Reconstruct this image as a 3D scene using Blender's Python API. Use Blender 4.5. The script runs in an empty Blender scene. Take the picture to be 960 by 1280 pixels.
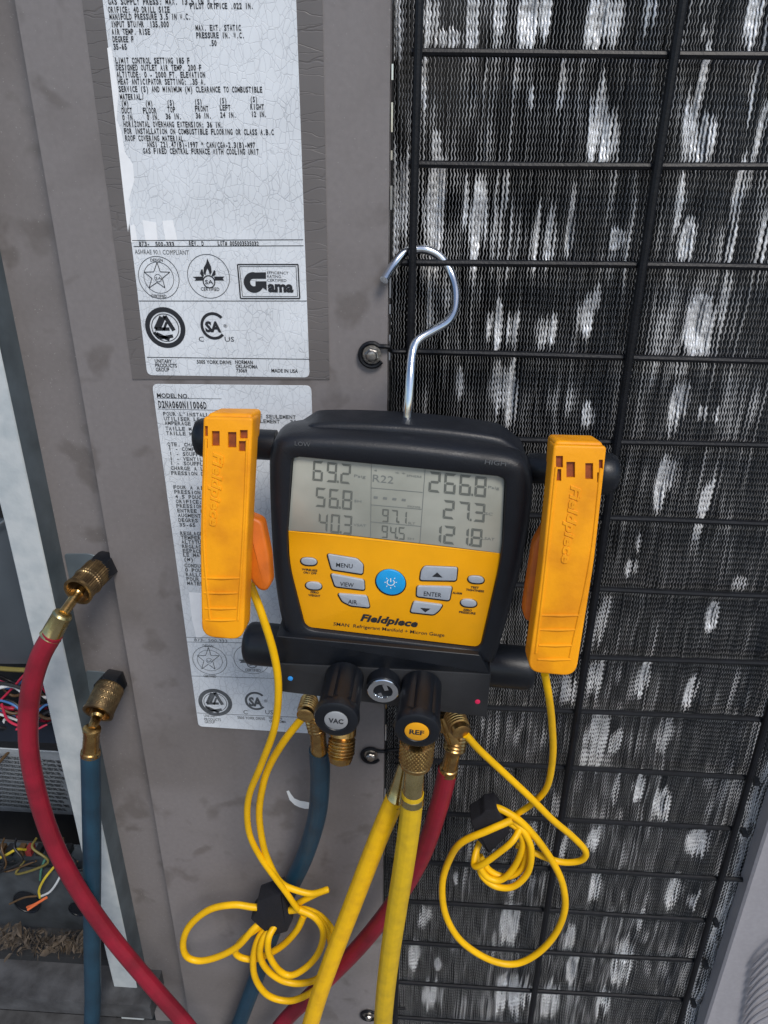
import bpy, math, random
import numpy as np
from mathutils import Vector, Matrix
R = math.radians
random.seed(7); rng = np.random.default_rng(7)
S = bpy.context.scene
COL = S.collection

# ------------------------------------------------------------------ camera, sky, sun, exposure
CAMLOC = Vector((0.0, -0.5, 1.15))
F_PX = 961.0
cam_d = bpy.data.cameras.new('camera')
cam = bpy.data.objects.new('camera', cam_d); COL.objects.link(cam)
CR = Matrix.Rotation(R(3.3), 3, 'Z') @ Matrix.Rotation(R(90-26.1), 3, 'X') @ Matrix.Rotation(0.0077, 3, 'Z')
cam.matrix_world = Matrix.Translation(CAMLOC) @ CR.to_4x4()
cam_d.sensor_fit = 'VERTICAL'; cam_d.sensor_height = 36; cam_d.sensor_width = 27
cam_d.lens = F_PX/1280*36; cam_d.clip_start = 0.01; cam_d.clip_end = 500
S.camera = cam

SUN_EL, SUN_AZ = 50, 152      # azimuth of the sun: behind the camera, to the right
w = bpy.data.worlds.new('World'); S.world = w; w.use_nodes = True
nt = w.node_tree; bg = nt.nodes['Background']
sky = nt.nodes.new('ShaderNodeTexSky'); sky.sky_type = 'NISHITA'; sky.sun_disc = False
sky.sun_elevation = R(SUN_EL); sky.sun_rotation = R(SUN_AZ)
sky.air_density = 1.0; sky.dust_density = 1.2; sky.ozone_density = 1.0
nt.links.new(sky.outputs[0], bg.inputs[0]); bg.inputs[1].default_value = 0.10
sd = bpy.data.lights.new('sun', 'SUN'); sd.energy = 1.7; sd.angle = R(18); sd.color = (1, .95, .88)
sun = bpy.data.objects.new('sun', sd); COL.objects.link(sun)
az = R(SUN_AZ); el = R(SUN_EL)
sdir = Vector((math.sin(az)*math.cos(el), math.cos(az)*math.cos(el), math.sin(el)))
sun.rotation_euler = sdir.to_track_quat('Z', 'Y').to_euler(); sun.location = (0, -2, 4)
S.view_settings.view_transform = 'Standard'; S.view_settings.look = 'None'
S.view_settings.exposure = 0.52; S.view_settings.gamma = 1.0

# ------------------------------------------------------------------ measuring helpers
def ray(px, py):
    return (CR @ Vector(((px-480)/F_PX, -(py-640)/F_PX, -1)))
def at(px, py, Y=0.0):
    d = ray(px, py); t = (Y-CAMLOC.y)/d.y
    return CAMLOC + d*t
def msz(px, py, Y):                                  # metres per pixel there
    p = at(px, py, Y)-CAMLOC
    return -(CR.transposed() @ p).z/F_PX
class Frame:
    """upright working plane: origin, right, up, outward axes"""
    def __init__(s, o, u, v):
        s.o = o; s.u = u.normalized(); s.n = s.u.cross(v).normalized(); s.v = s.n.cross(s.u)
    def l(s, px, py, h=0.0):
        o = s.o + s.n*h; d = ray(px, py)
        t = (o-CAMLOC).dot(s.n)/d.dot(s.n); q = CAMLOC + d*t - s.o
        return Vector((q.dot(s.u), q.dot(s.v), h))
    def w(s, p): return s.o + s.u*p[0] + s.v*p[1] + s.n*p[2]
def wall(Y, px=300, py=300): return Frame(at(px, py, Y), Vector((1,0,0)), Vector((0,0,1)))

# ------------------------------------------------------------------ mesh helpers
class MB:
    def __init__(s): s.v = []; s.f = []
    def add(s, vs, fs):
        b = len(s.v); s.v += [tuple(v) for v in vs]; s.f += [tuple(b+i for i in f) for f in fs]; return s
    def box(s, a, b):
        x0,y0,z0 = a; x1,y1,z1 = b
        vs = [(x,y,z) for x in (x0,x1) for y in (y0,y1) for z in (z0,z1)]
        return s.add(vs, [(0,1,3,2),(4,6,7,5),(0,4,5,1),(2,3,7,6),(0,2,6,4),(1,5,7,3)])
    def loft(s, loops, close=True, cap0=True, cap1=True, ring=False):
        n = len(loops[0]); vs = [p for L in loops for p in L]; fs = []
        m = len(loops)
        for i in range(m if ring else m-1):
            for j in range(n if close else n-1):
                a = i*n+j; b = i*n+(j+1) % n; c = ((i+1) % m)*n+(j+1) % n; d = ((i+1) % m)*n+j
                fs.append((a,b,c,d))
        if cap0 and close and not ring: fs.append(tuple(range(n))[::-1])
        if cap1 and close and not ring: fs.append(tuple(range((m-1)*n, m*n)))
        return s.add(vs, fs)
    def prism(s, fr, pts, h0, h1, bev=0.0, steps=3, back=0.0):
        """pts local (u,v); bevelled front edge"""
        loops = []
        if back: 
            for k in range(steps):
                a = k/steps*math.pi/2; loops.append(([fr.w((p[0],p[1],h0+back*(1-math.sin(a)))) for p in inset(pts, back*(1-math.cos(math.pi/2-a)) if False else back*(1-math.sin(a)))]))
            loops = []
            for k in range(steps+1):
                a = k/steps*math.pi/2; loops.append([fr.w((p[0],p[1],h0+back*(1-math.cos(a)))) for p in inset(pts, back*(1-math.sin(a)))])
        else: loops.append([fr.w((p[0],p[1],h0)) for p in pts])
        if bev:
            for k in range(steps+1):
                a = k/steps*math.pi/2
                loops.append([fr.w((p[0],p[1],h1-bev*(1-math.sin(a)))) for p in inset(pts, bev*(1-math.cos(a)))])
        else: loops.append([fr.w((p[0],p[1],h1)) for p in pts])
        return s.loft(loops)
    def lathe(s, p0, d, prof, n=32, mod=None, cap=True):
        d = Vector(d).normalized(); a = d.orthogonal().normalized(); b = d.cross(a)
        loops = []
        for t, r in prof:
            L = []
            for k in range(n):
                th = 2*math.pi*k/n; rr = r+(mod(th, t) if mod else 0)
                L.append(Vector(p0)+d*t+(a*math.cos(th)+b*math.sin(th))*rr)
            loops.append(L)
        return s.loft(loops, cap0=cap, cap1=cap)
    def tube(s, pts, r, n=12, cap=True, mod=None):
        P = [Vector(p) for p in pts]; T = [(P[min(i+1,len(P)-1)]-P[max(i-1,0)]).normalized() for i in range(len(P))]
        a = T[0].orthogonal().normalized(); loops = []
        for i, p in enumerate(P):
            a = (a-T[i]*a.dot(T[i])).normalized(); b = T[i].cross(a)
            rr = r[i] if isinstance(r, (list, tuple)) else r
            loops.append([p+(a*math.cos(2*math.pi*k/n)+b*math.sin(2*math.pi*k/n))*(rr+(mod(2*math.pi*k/n) if mod else 0)) for k in range(n)])
        return s.loft(loops, cap0=cap, cap1=cap)
    def build(s, name, mat, parent=None, smooth=35, **tags):
        return mkobj(name, s.v, s.f, mat, parent, smooth, **tags)
def root_loc(o):
    while o.parent: o = o.parent
    return o.location.copy()
def fix_normals(me):
    import bmesh
    bm = bmesh.new(); bm.from_mesh(me); bmesh.ops.recalc_face_normals(bm, faces=bm.faces); bm.to_mesh(me); bm.free()
def mkobj(name, v, f, mat, parent=None, smooth=35, fixn=True, **tags):
    off = root_loc(parent) if parent else (sum((Vector(q) for q in v), Vector())/len(v))
    me = bpy.data.meshes.new(name); me.from_pydata([Vector(q)-off for q in v], [], f); me.update()
    if fixn: fix_normals(me)
    if smooth: me.shade_smooth(); me.set_sharp_from_angle(angle=R(smooth))
    for m in (mat if isinstance(mat, list) else [mat]): me.materials.append(m)
    o = bpy.data.objects.new(name, me); COL.objects.link(o)
    if parent: o.parent = parent
    else: o.location = off
    for k, x in tags.items(): o[k] = x
    return o
def thing(name, loc, label, cat, group=None):
    o = bpy.data.objects.new(name, None); COL.objects.link(o); o.location = loc; o.empty_display_size = .02
    o['label'] = label; o['category'] = cat
    if group: o['group'] = group
    return o
def inset(pts, d):
    if abs(d) < 1e-9: return [tuple(p[:2]) for p in pts]
    n = len(pts); out = []
    A = sum(pts[i][0]*pts[(i+1)%n][1]-pts[(i+1)%n][0]*pts[i][1] for i in range(n)); sg = 1 if A > 0 else -1
    for i in range(n):
        p0, p, p1 = Vector(pts[i-1][:2]), Vector(pts[i][:2]), Vector(pts[(i+1)%n][:2])
        a = (p-p0); b = (p1-p)
        if a.length < 1e-9: a = b
        if b.length < 1e-9: b = a
        a.normalize(); b.normalize()
        na = Vector((-a.y, a.x))*sg; nb = Vector((-b.y, b.x))*sg; m = na+nb
        m = m/max(m.length_squared/2, .3) if m.length > 1e-6 else na
        out.append(tuple(p+m*d))
    return out
def rpoly(pts, r, k=5):
    """round the corners of a polygon (u,v)"""
    n = len(pts); out = []
    rs = r if isinstance(r, (list, tuple)) else [r]*n
    for i in range(n):
        p0, p, p1 = Vector(pts[i-1][:2]), Vector(pts[i][:2]), Vector(pts[(i+1)%n][:2])
        a = p0-p; b = p1-p; rr = min(rs[i], a.length*.45, b.length*.45)
        a.normalize(); b.normalize()
        if rr < 1e-7: out.append(tuple(p)); continue
        A = p+a*rr; B = p+b*rr
        for j in range(k+1):
            t = j/k; out.append(tuple(A*(1-t)**2+p*2*t*(1-t)+B*t*t))
    return out
def smooth_closed(pts, per=6):
    n = len(pts); out = []
    for i in range(n):
        p = [np.array(pts[(i+j-1) % n][:2], float) for j in range(4)]
        for k in range(per):
            t = k/per
            out.append(tuple(.5*((2*p[1])+(-p[0]+p[2])*t+(2*p[0]-5*p[1]+4*p[2]-p[3])*t*t+(-p[0]+3*p[1]-3*p[2]+p[3])*t**3)))
    return out
def resample(pts, N, c):
    """star-shaped resampling about c by angle"""
    P = np.array([p[:2] for p in pts]); out = []
    for k in range(N):
        th = 2*math.pi*k/N; d = np.array([math.cos(th), math.sin(th)]); best = None
        for i in range(len(P)):
            a = P[i]-c; b = P[(i+1) % len(P)]-c; e = b-a
            den = d[0]*e[1]-d[1]*e[0]
            if abs(den) < 1e-12: continue
            t = (a[0]*e[1]-a[1]*e[0])/den; s_ = (a[0]*d[1]-a[1]*d[0])/den
            if t > 0 and -1e-6 <= s_ <= 1+1e-6: best = t if best is None else max(best, t)
        out.append(tuple(c+d*best))
    return out
def spline(pts, per=10):
    P = [np.array(p, float) for p in pts]; P = [2*P[0]-P[1]]+P+[2*P[-1]-P[-2]]; out = []
    for i in range(1, len(P)-2):
        for k in range(per):
            t = k/per; a, b, c, d = P[i-1:i+3]
            out.append(.5*((2*b)+(-a+c)*t+(2*a-5*b+4*c-d)*t*t+(-a+3*b-3*c+d)*t**3))
    out.append(P[-2]); return out
def cpath(pts, per=10):                               # points given as pixel + plane depth
    return [Vector(p) for p in spline([at(*p) for p in pts], per)]

# ------------------------------------------------------------------ materials
def mat(name, col, rough=.5, metal=0.0, var=.0, col2=None, vscale=30, bump=0.0, bscale=200, rvar=.0, coat=0.0, spec=.5, stretch=None, detail=5, contrast=(.35,.65)):
    m = bpy.data.materials.new(name); m.use_nodes = True; t = m.node_tree; p = t.nodes['Principled BSDF']
    p.inputs['Base Color'].default_value = (*col, 1); p.inputs['Roughness'].default_value = rough
    p.inputs['Metallic'].default_value = metal; p.inputs['Coat Weight'].default_value = coat
    p.inputs['Specular IOR Level'].default_value = spec
    tc = t.nodes.new('ShaderNodeTexCoord'); src = tc.outputs['Object']
    if stretch:
        mp = t.nodes.new('ShaderNodeMapping'); mp.inputs['Scale'].default_value = stretch
        t.links.new(src, mp.inputs['Vector']); src = mp.outputs[0]
    if var or col2:
        n = t.nodes.new('ShaderNodeTexNoise'); n.inputs['Scale'].default_value = vscale; n.inputs['Detail'].default_value = detail
        t.links.new(src, n.inputs['Vector'])
        r = t.nodes.new('ShaderNodeValToRGB'); r.color_ramp.elements[0].position = contrast[0]; r.color_ramp.elements[1].position = contrast[1]
        c2 = col2 or tuple(c*(1-var) for c in col)
        r.color_ramp.elements[0].color = (*c2, 1); r.color_ramp.elements[1].color = (*col, 1)
        t.links.new(n.outputs['Fac'], r.inputs['Fac']); t.links.new(r.outputs[0], p.inputs['Base Color'])
        if rvar:
            mr = t.nodes.new('ShaderNodeMapRange'); mr.inputs['To Min'].default_value = rough+rvar; mr.inputs['To Max'].default_value = rough-rvar
            mr.inputs['From Min'].default_value = .3; mr.inputs['From Max'].default_value = .7
            t.links.new(n.outputs['Fac'], mr.inputs['Value']); t.links.new(mr.outputs[0], p.inputs['Roughness'])
    if bump:
        n2 = t.nodes.new('ShaderNodeTexNoise'); n2.inputs['Scale'].default_value = bscale; n2.inputs['Detail'].default_value = 4
        t.links.new(src, n2.inputs['Vector'])
        b = t.nodes.new('ShaderNodeBump'); b.inputs['Strength'].default_value = bump; b.inputs['Distance'].default_value = .001
        t.links.new(n2.outputs['Fac'], b.inputs['Height']); t.links.new(b.outputs[0], p.inputs['Normal'])
    return m
M = {}
M['ink'] = mat('printed_ink', (.015,.017,.022), .6)
M['ink_soft'] = mat('faded_ink', (.11,.12,.13), .6, var=.3, vscale=300)
M['wire'] = mat('black_coated_wire', (.007,.008,.011), .42, spec=.3, var=.4, vscale=90, bump=.2, bscale=500)
M['rubber'] = mat('rubber_boot', (.011,.013,.018), .42, spec=.35, var=.25, vscale=60, bump=.15, bscale=900, rvar=.08)
M['black'] = mat('black_plastic', (.007,.009,.013), .38, spec=.4, var=.3, vscale=80, bump=.1, bscale=700)
M['block'] = mat('anodised_block', (.028,.029,.032), .42, metal=.2, var=.25, vscale=60, bump=.08, bscale=900)
M['yel'] = mat('yellow_faceplate', (.90,.40,.004), .42, spec=.35, var=.06, vscale=60, bump=.05, bscale=600)
M['clamp'] = mat('orange_plastic', (.86,.34,.003), .5, spec=.3, col2=(.66,.235,.004), vscale=38, bump=.15, bscale=350, detail=9, contrast=(.30,.52))
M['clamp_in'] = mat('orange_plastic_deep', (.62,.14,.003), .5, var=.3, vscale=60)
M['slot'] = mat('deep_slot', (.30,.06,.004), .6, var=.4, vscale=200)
M['cable'] = mat('yellow_cable', (.88,.49,.003), .40, spec=.3, var=.14, vscale=60, bump=.05, bscale=400)
M['yhose'] = mat('yellow_hose', (.64,.41,.012), .42, spec=.35, col2=(.50,.32,.016), vscale=110, bump=.1, bscale=300, contrast=(.25,.6))
M['yhose2'] = mat('yellow_hose_bright', (.86,.49,.006), .40, spec=.35, col2=(.72,.39,.01), vscale=110, bump=.1, bscale=300, contrast=(.25,.6))
M['rhose'] = mat('red_hose', (.27,.009,.026), .40, col2=(.17,.007,.018), vscale=40, bump=.1, bscale=300)
M['bhose'] = mat('blue_hose', (.013,.052,.088), .42, col2=(.010,.034,.058), vscale=40, bump=.1, bscale=300)
M['brass'] = mat('brass', (.60,.40,.15), .28, metal=1, col2=(.34,.20,.08), vscale=140, bump=.1, bscale=500, rvar=.1)
M['brass_dull'] = mat('tarnished_brass', (.36,.25,.12), .38, metal=1, col2=(.15,.10,.055), vscale=140, bump=.15, bscale=500, rvar=.1)
M['brass_pale'] = mat('plated_brass', (.66,.55,.28), .25, metal=1, col2=(.46,.38,.18), vscale=120, bump=.08, bscale=500, rvar=.08)
M['chrome'] = mat('bright_steel', (.72,.76,.80), .16, metal=1, var=.15, vscale=100, bump=.03, bscale=300)
M['galv'] = mat('galvanised_steel', (.60,.64,.65), .45, metal=.25, col2=(.46,.51,.53), vscale=60, bump=.25, bscale=180, detail=8, contrast=(.3,.6), rvar=.1)
M['galv_dark'] = mat('dull_steel', (.12,.15,.17), .45, metal=.3, var=.35, vscale=40, bump=.1, bscale=200)
M['steel'] = mat('zinc_bolt', (.5,.48,.45), .35, metal=1, col2=(.22,.2,.18), vscale=200, bump=.2, bscale=500)
M['dark'] = mat('dark_interior', (.012,.013,.015), .8, var=.3, vscale=20)
M['btn'] = mat('grey_button', (.36,.40,.45), .45, var=.08, vscale=200, bump=.05, bscale=600)
M['blue_btn'] = mat('blue_button', (.012,.33,.72), .4, var=.08, vscale=100)
M['white'] = mat('white_print', (.8,.82,.82), .5)
M['seg'] = mat('lcd_segment', (.135,.145,.13), .35)
M['seg_soft'] = mat('lcd_segment_faint', (.19,.205,.195), .35)
M['velcro'] = mat('black_hook_strap', (.006,.006,.010), .9, var=.3, vscale=200, bump=.6, bscale=900)
M['redcap'] = mat('red_dot', (.75,.02,.10), .4)
M['bluecap'] = mat('blue_dot', (.03,.28,.75), .4)
M['silvercap'] = mat('silver_disc', (.50,.52,.54), .35, metal=.6)
M['ochre_cap'] = mat('orange_disc', (.80,.36,.008), .4)
M['ground'] = mat('roof_ground', (.22,.21,.20), .9, col2=(.12,.115,.11), vscale=25, bump=.8, bscale=60)
M['leaf'] = mat('dead_leaf', (.10,.075,.052), .8, col2=(.022,.017,.014), vscale=60, bump=.4, bscale=200)
for k, c in dict(w_red=(.5,.02,.06), w_pink=(.62,.05,.15), w_blue=(.05,.15,.35), w_black=(.012,.012,.014), w_white=(.55,.57,.58), w_yellow=(.55,.42,.03), w_green=(.05,.16,.12), w_orange=(.75,.16,.05), w_olive=(.16,.13,.03), w_brown=(.09,.05,.02)).items():
    M[k] = mat(k[2:]+'_wire_insulation', c, .45, var=.15, vscale=100)

def paint_mat(name, col, stain, amount=.55):
    m = bpy.data.materials.new(name); m.use_nodes = True; t = m.node_tree; p = t.nodes['Principled BSDF']
    L = t.links.new; tc = t.nodes.new('ShaderNodeTexCoord'); O = tc.outputs['Object']
    def noise(s, d, dist=0):
        n = t.nodes.new('ShaderNodeTexNoise'); n.inputs['Scale'].default_value = s; n.inputs['Detail'].default_value = d
        n.inputs['Distortion'].default_value = dist; L(O, n.inputs['Vector']); return n.outputs['Fac']
    def ramp(f, a, b, c0=(0,0,0), c1=(1,1,1)):
        r = t.nodes.new('ShaderNodeValToRGB'); r.color_ramp.elements[0].position = a; r.color_ramp.elements[1].position = b
        r.color_ramp.elements[0].color = (*c0,1); r.color_ramp.elements[1].color = (*c1,1); L(f, r.inputs['Fac']); return r.outputs[0]
    def mix(f, a, b):
        x = t.nodes.new('ShaderNodeMix'); x.data_type = 'RGBA'
        L(f, x.inputs['Factor'])
        for s_, v in ((6, a), (7, b)):
            if isinstance(v, tuple): x.inputs[s_].default_value = (*v, 1)
            else: L(v, x.inputs[s_])
        return x.outputs[2]
    blot = ramp(noise(9, 2, .5), .47, .66); blot2 = ramp(noise(30, 3, .3), .56, .66); fine = ramp(noise(260, 6), .3, .7)
    c = mix(blot, col, tuple(a*(1-amount*.35)+b*amount*.35 for a, b in zip(col, stain)))
    c = mix(blot2, c, tuple(a*(1-amount*.45)+b*amount*.45 for a, b in zip(col, stain)))
    x = t.nodes.new('ShaderNodeMix'); x.data_type = 'RGBA'; x.blend_type = 'MULTIPLY'; x.inputs['Factor'].default_value = .10
    L(c, x.inputs[6]); L(fine, x.inputs[7])
    spk = ramp(noise(700, 2), .70, .74)
    L(mix(spk, x.outputs[2], (.30,.29,.28)), p.inputs['Base Color'])
    mr = t.nodes.new('ShaderNodeMapRange'); mr.inputs['To Min'].default_value = .42; mr.inputs['To Max'].default_value = .60
    L(blot, mr.inputs['Value']); L(mr.outputs[0], p.inputs['Roughness'])
    b = t.nodes.new('ShaderNodeBump'); b.inputs['Strength'].default_value = .06; b.inputs['Distance'].default_value = .001
    L(noise(500, 4), b.inputs['Height'])
    b2 = t.nodes.new('ShaderNodeBump'); b2.inputs['Strength'].default_value = .5; b2.inputs['Distance'].default_value = .002
    L(noise(9, 1), b2.inputs['Height']); L(b.outputs[0], b2.inputs['Normal']); L(b2.outputs[0], p.inputs['Normal'])
    return m
M['paint'] = paint_mat('taupe_cabinet_paint', (.205,.188,.186), (.088,.074,.064), 1.0)
M['paint_clean'] = paint_mat('pale_cabinet_paint', (.34,.33,.35), (.27,.26,.27), .4)  # lighter tone than the front panel, for side panel and louvres
M['tred'] = mat('dull_red_plastic', (.18,.02,.02), .5)
M['tray'] = mat('dusty_tray_steel', (.065,.075,.085), .5, metal=.3, col2=(.035,.04,.045), vscale=40, bump=.2, bscale=200)
M['labold'] = mat('dull_silver_label', (.42,.45,.48), .45, metal=.2, col2=(.30,.33,.35), vscale=60)
M['plate'] = mat('bluish_plate', (.12,.15,.17), .45, metal=.2, var=.2, vscale=60)
def crackle(name, base, crack, scale, stretch, width, cstrength, patch=None, bumpd=.0006, rough=.45):
    m = bpy.data.materials.new(name); m.use_nodes = True; t = m.node_tree; p = t.nodes['Principled BSDF']; L = t.links.new
    tc = t.nodes.new('ShaderNodeTexCoord'); mp = t.nodes.new('ShaderNodeMapping'); mp.inputs['Scale'].default_value = stretch
    nz = t.nodes.new('ShaderNodeTexNoise'); nz.inputs['Scale'].default_value = 60; L(tc.outputs['Object'], nz.inputs['Vector'])
    va = t.nodes.new('ShaderNodeVectorMath'); va.operation = 'MULTIPLY_ADD'; va.inputs[1].default_value = (.006,)*3
    L(nz.outputs['Color'], va.inputs[0]); L(tc.outputs['Object'], va.inputs[2]); L(va.outputs[0], mp.inputs['Vector'])
    outs = []
    for sc, wd in ((scale, width), (scale*.33, width*.45)):
        v = t.nodes.new('ShaderNodeTexVoronoi'); v.feature = 'DISTANCE_TO_EDGE'; v.inputs['Scale'].default_value = sc; L(mp.outputs[0], v.inputs['Vector'])
        r = t.nodes.new('ShaderNodeMapRange'); r.inputs['From Max'].default_value = wd; r.inputs['To Min'].default_value = 1; r.inputs['To Max'].default_value = 0
        L(v.outputs['Distance'], r.inputs['Value']); outs.append(r.outputs[0])
    mx = t.nodes.new('ShaderNodeMath'); mx.operation = 'MAXIMUM'; L(outs[0], mx.inputs[0]); L(outs[1], mx.inputs[1])
    n3 = t.nodes.new('ShaderNodeTexNoise'); n3.inputs['Scale'].default_value = 22; n3.inputs['Detail'].default_value = 4; L(tc.outputs['Object'], n3.inputs['Vector'])
    mk = t.nodes.new('ShaderNodeMapRange'); mk.inputs['From Min'].default_value = .38; mk.inputs['From Max'].default_value = .62; mk.inputs['To Min'].default_value = .25; L(n3.outputs['Fac'], mk.inputs['Value'])
    f = t.nodes.new('ShaderNodeMath'); f.operation = 'MULTIPLY'; L(mx.outputs[0], f.inputs[0]); L(mk.outputs[0], f.inputs[1])
    f2 = t.nodes.new('ShaderNodeMath'); f2.operation = 'MULTIPLY'; L(f.outputs[0], f2.inputs[0]); f2.inputs[1].default_value = cstrength
    bs = t.nodes.new('ShaderNodeMix'); bs.data_type = 'RGBA'; L(mk.outputs[0], bs.inputs['Factor']); bs.inputs[6].default_value = (*base,1); bs.inputs[7].default_value = (*[c*.85 for c in base],1)
    x = t.nodes.new('ShaderNodeMix'); x.data_type = 'RGBA'; L(f2.outputs[0], x.inputs['Factor']); L(bs.outputs[2], x.inputs[6]); x.inputs[7].default_value = (*crack,1)
    L(x.outputs[2], p.inputs['Base Color']); p.inputs['Roughness'].default_value = rough
    b = t.nodes.new('ShaderNodeBump'); b.invert = True; b.inputs['Strength'].default_value = .5; b.inputs['Distance'].default_value = bumpd
    L(mx.outputs[0], b.inputs['Height']); L(b.outputs[0], p.inputs['Normal'])
    return m
M['label'] = crackle('crazed_label_foil', (.75,.79,.83), (.32,.34,.37), 200, (1.25,1,.8), .034, .68, bumpd=.00025)
M['label_bare'] = mat('peeled_label_backing', (.88,.90,.92), .5, var=.06, vscale=120)
M['film'] = crackle('crazed_clear_film', (.150,.138,.135), (.085,.078,.074), 62, (.25,1,1.9), .02, .6, bumpd=.0003, rough=.4)

def hose_mat(m, n_ridge):
    return m

# ------------------------------------------------------------------ printed text
TXT = []
def put(batch, fr, s, x0, x1, y, h, hh=0.0004, shear=0.0, bold=0.0, vert=False, ext=0.0, x1y=None, mono=False, space=1.0):
    TXT.append(dict(batch=batch, fr=fr, s=s, x0=x0, x1=x1, y=y, h=h, hh=hh, shear=shear, bold=bold, vert=vert, x1y=x1y, space=space, mono=mono, ext=ext))
def mono_mesh(s, cache, dg):
    co = []; fs = []; n = 0
    for i, ch in enumerate(s):
        if ch == ' ': continue
        v, f, x0, x1 = cache[ch]
        wd = x1-x0; sc = min(.56/max(wd, .01), 1.9 if ch not in "I1.,:;'|-/()!" else 1.15); cx = i*.66+.33
        co.append(np.stack([cx+(v[:,0]-(x0+x1)/2)*sc, v[:,1], v[:,2]], -1)); fs += [tuple(n+q for q in p) for p in f]; n += len(v)
    co.append(np.array([[0,0,0],[len(s)*.66,0,0.]])); return np.concatenate(co), fs
def flush_text(parents):
    """turn every printed line into mesh; one object per batch"""
    tmp = []
    for t in TXT:
        c = bpy.data.curves.new('t', 'FONT'); c.body = t['s']; c.size = 1; c.resolution_u = 2; c.offset = t['bold']; c.shear = t['shear']; c.space_character = t['space']; c.extrude = t['ext']; c.bevel_depth = t['ext']*.3; c.bevel_resolution = 0
        o = bpy.data.objects.new('t', c); COL.objects.link(o); tmp.append(o)
    gl = sorted({c for t in TXT if t['mono'] for c in t['s'] if c != ' '}); gobj = []
    for ch in gl:
        c = bpy.data.curves.new('t', 'FONT'); c.body = ch; c.size = 1; c.resolution_u = 2; c.offset = (.004 if ch in 'MWKX*' else .03)
        o = bpy.data.objects.new('t', c); COL.objects.link(o); gobj.append(o)
    bpy.context.view_layer.update(); dg = bpy.context.evaluated_depsgraph_get()
    acc = {}; cache = {}
    for ch, o in zip(gl, gobj):
        me = o.evaluated_get(dg).to_mesh(); co = np.empty(len(me.vertices)*3); me.vertices.foreach_get('co', co); co = co.reshape(-1, 3)
        cache[ch] = (co, [tuple(p.vertices) for p in me.polygons], co[:,0].min(), co[:,0].max())
    for t, o in zip(TXT, tmp):
        me = o.evaluated_get(dg).to_mesh(); n = len(me.vertices)
        if not n: continue
        co = np.empty(n*3); me.vertices.foreach_get('co', co); co = co.reshape(-1, 3)
        fs = [tuple(p.vertices) for p in me.polygons]
        if t['mono']: co, fs = mono_mesh(t['s'], cache, dg)
        x0, x1 = co[:,0].min(), co[:,0].max(); y1 = .73
        fr = t['fr']
        a = fr.l(t['x0'], t['y'], t['hh'])
        if t['vert']:                                  # reading downwards: x1 is the pixel (x,y) of the end
            b = fr.l(*t['x1'], t['hh'])
        elif t['x1y'] is not None: b = fr.l(t['x1'], t['x1y'], t['hh'])
        else:
            b = fr.l(t['x1'], t['y'], t['hh']); b = Vector((b.x, a.y, b.z))
        ex = (b-a); Wd = ex.length; ex.normalize(); ey = Vector((-ex.y, ex.x, 0))
        H = t['h']*msz(t['x0'], t['y'], fr.w(a).y)*(1 if t['vert'] else 1.0/max(.3, abs(ray(t['x0'],t['y']).normalized().dot(fr.n))))*1.0
        sx = Wd/(x1-x0); sy = H/y1
        vs = [fr.w(a+ex*float((p[0]-x0)*sx)+ey*float(p[1]*sy)+Vector((0,0,float(p[2]*sy)))) for p in co]
        v, f = acc.setdefault(t['batch'], ([], []))
        bse = len(v); v += vs; f += [tuple(bse+i for i in q) for q in fs]
        o.evaluated_get(dg).to_mesh_clear()
    for o in tmp+gobj:
        c = o.data; bpy.data.objects.remove(o); bpy.data.curves.remove(c)
    for k, (v, f) in acc.items():
        name, mt, par = parents[k][:3]
        mkobj(name, v, f, mt, par, smooth=0, fixn=False, kind='stuff')
def disc(mb, fr, cx, cy, r0, r1, h, n=40, a0=0, a1=2*math.pi, asp=1.0, yy=None):
    """ring in metres about pixel centre (r0 inner, r1 outer, in pixels)"""
    c = fr.l(cx, cy, h); k = msz(cx, cy, fr.w(c).y); 
    full = abs(a1-a0-2*math.pi) < 1e-6; m = n if full else n+1
    A = [fr.w((c.x+r1*k*math.cos(a0+(a1-a0)*i/n), c.y+r1*k*asp*math.sin(a0+(a1-a0)*i/n), h)) for i in range(m)]
    B = [fr.w((c.x+r0*k*math.cos(a0+(a1-a0)*i/n), c.y+r0*k*asp*math.sin(a0+(a1-a0)*i/n), h)) for i in range(m)]
    if r0 <= 0: mb.add(A, [tuple(range(m))])
    else: mb.add(A+B, [(i, (i+1) % m, m+(i+1) % m, m+i) for i in range(m if full else m-1)])
def poly(mb, fr, pts, h): mb.add([fr.w(fr.l(x, y, h)) for x, y in pts], [tuple(range(len(pts)))])
def line(mb, fr, a, b, wpx, h):
    A, B = fr.l(*a, h), fr.l(*b, h); d = (B-A).normalized(); k = msz(*a, fr.w(A).y)*wpx/2; n = Vector((-d.y, d.x, 0))*k
    mb.add([fr.w(A+n), fr.w(B+n), fr.w(B-n), fr.w(A-n)], [(0,1,2,3)])

# ================================================================== SETTING
mb = MB(); mb.add([(-30,-30,0),(30,-30,0),(30,30,0),(-30,30,0)], [(0,1,2,3)])
mb.build('ground', M['ground'], None, 0, kind='structure')

# ------------------------------------------------------------------ the air conditioner cabinet
unit = thing('air_conditioner', (0, .1, .05), 'weathered taupe rooftop air conditioner cabinet with crazed rating labels behind the gauge', 'air conditioner')
ZT, ZB = 1.75, .06
def X(px, py, Y): return at(px, py, Y).x
xL1 = np.mean([X(41, 0, 0), X(132, 640, 0), X(215, 1230, 0)])
xE = np.mean([X(487, 100, 0), X(483, 500, 0), X(479, 1100, 0)])
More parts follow.
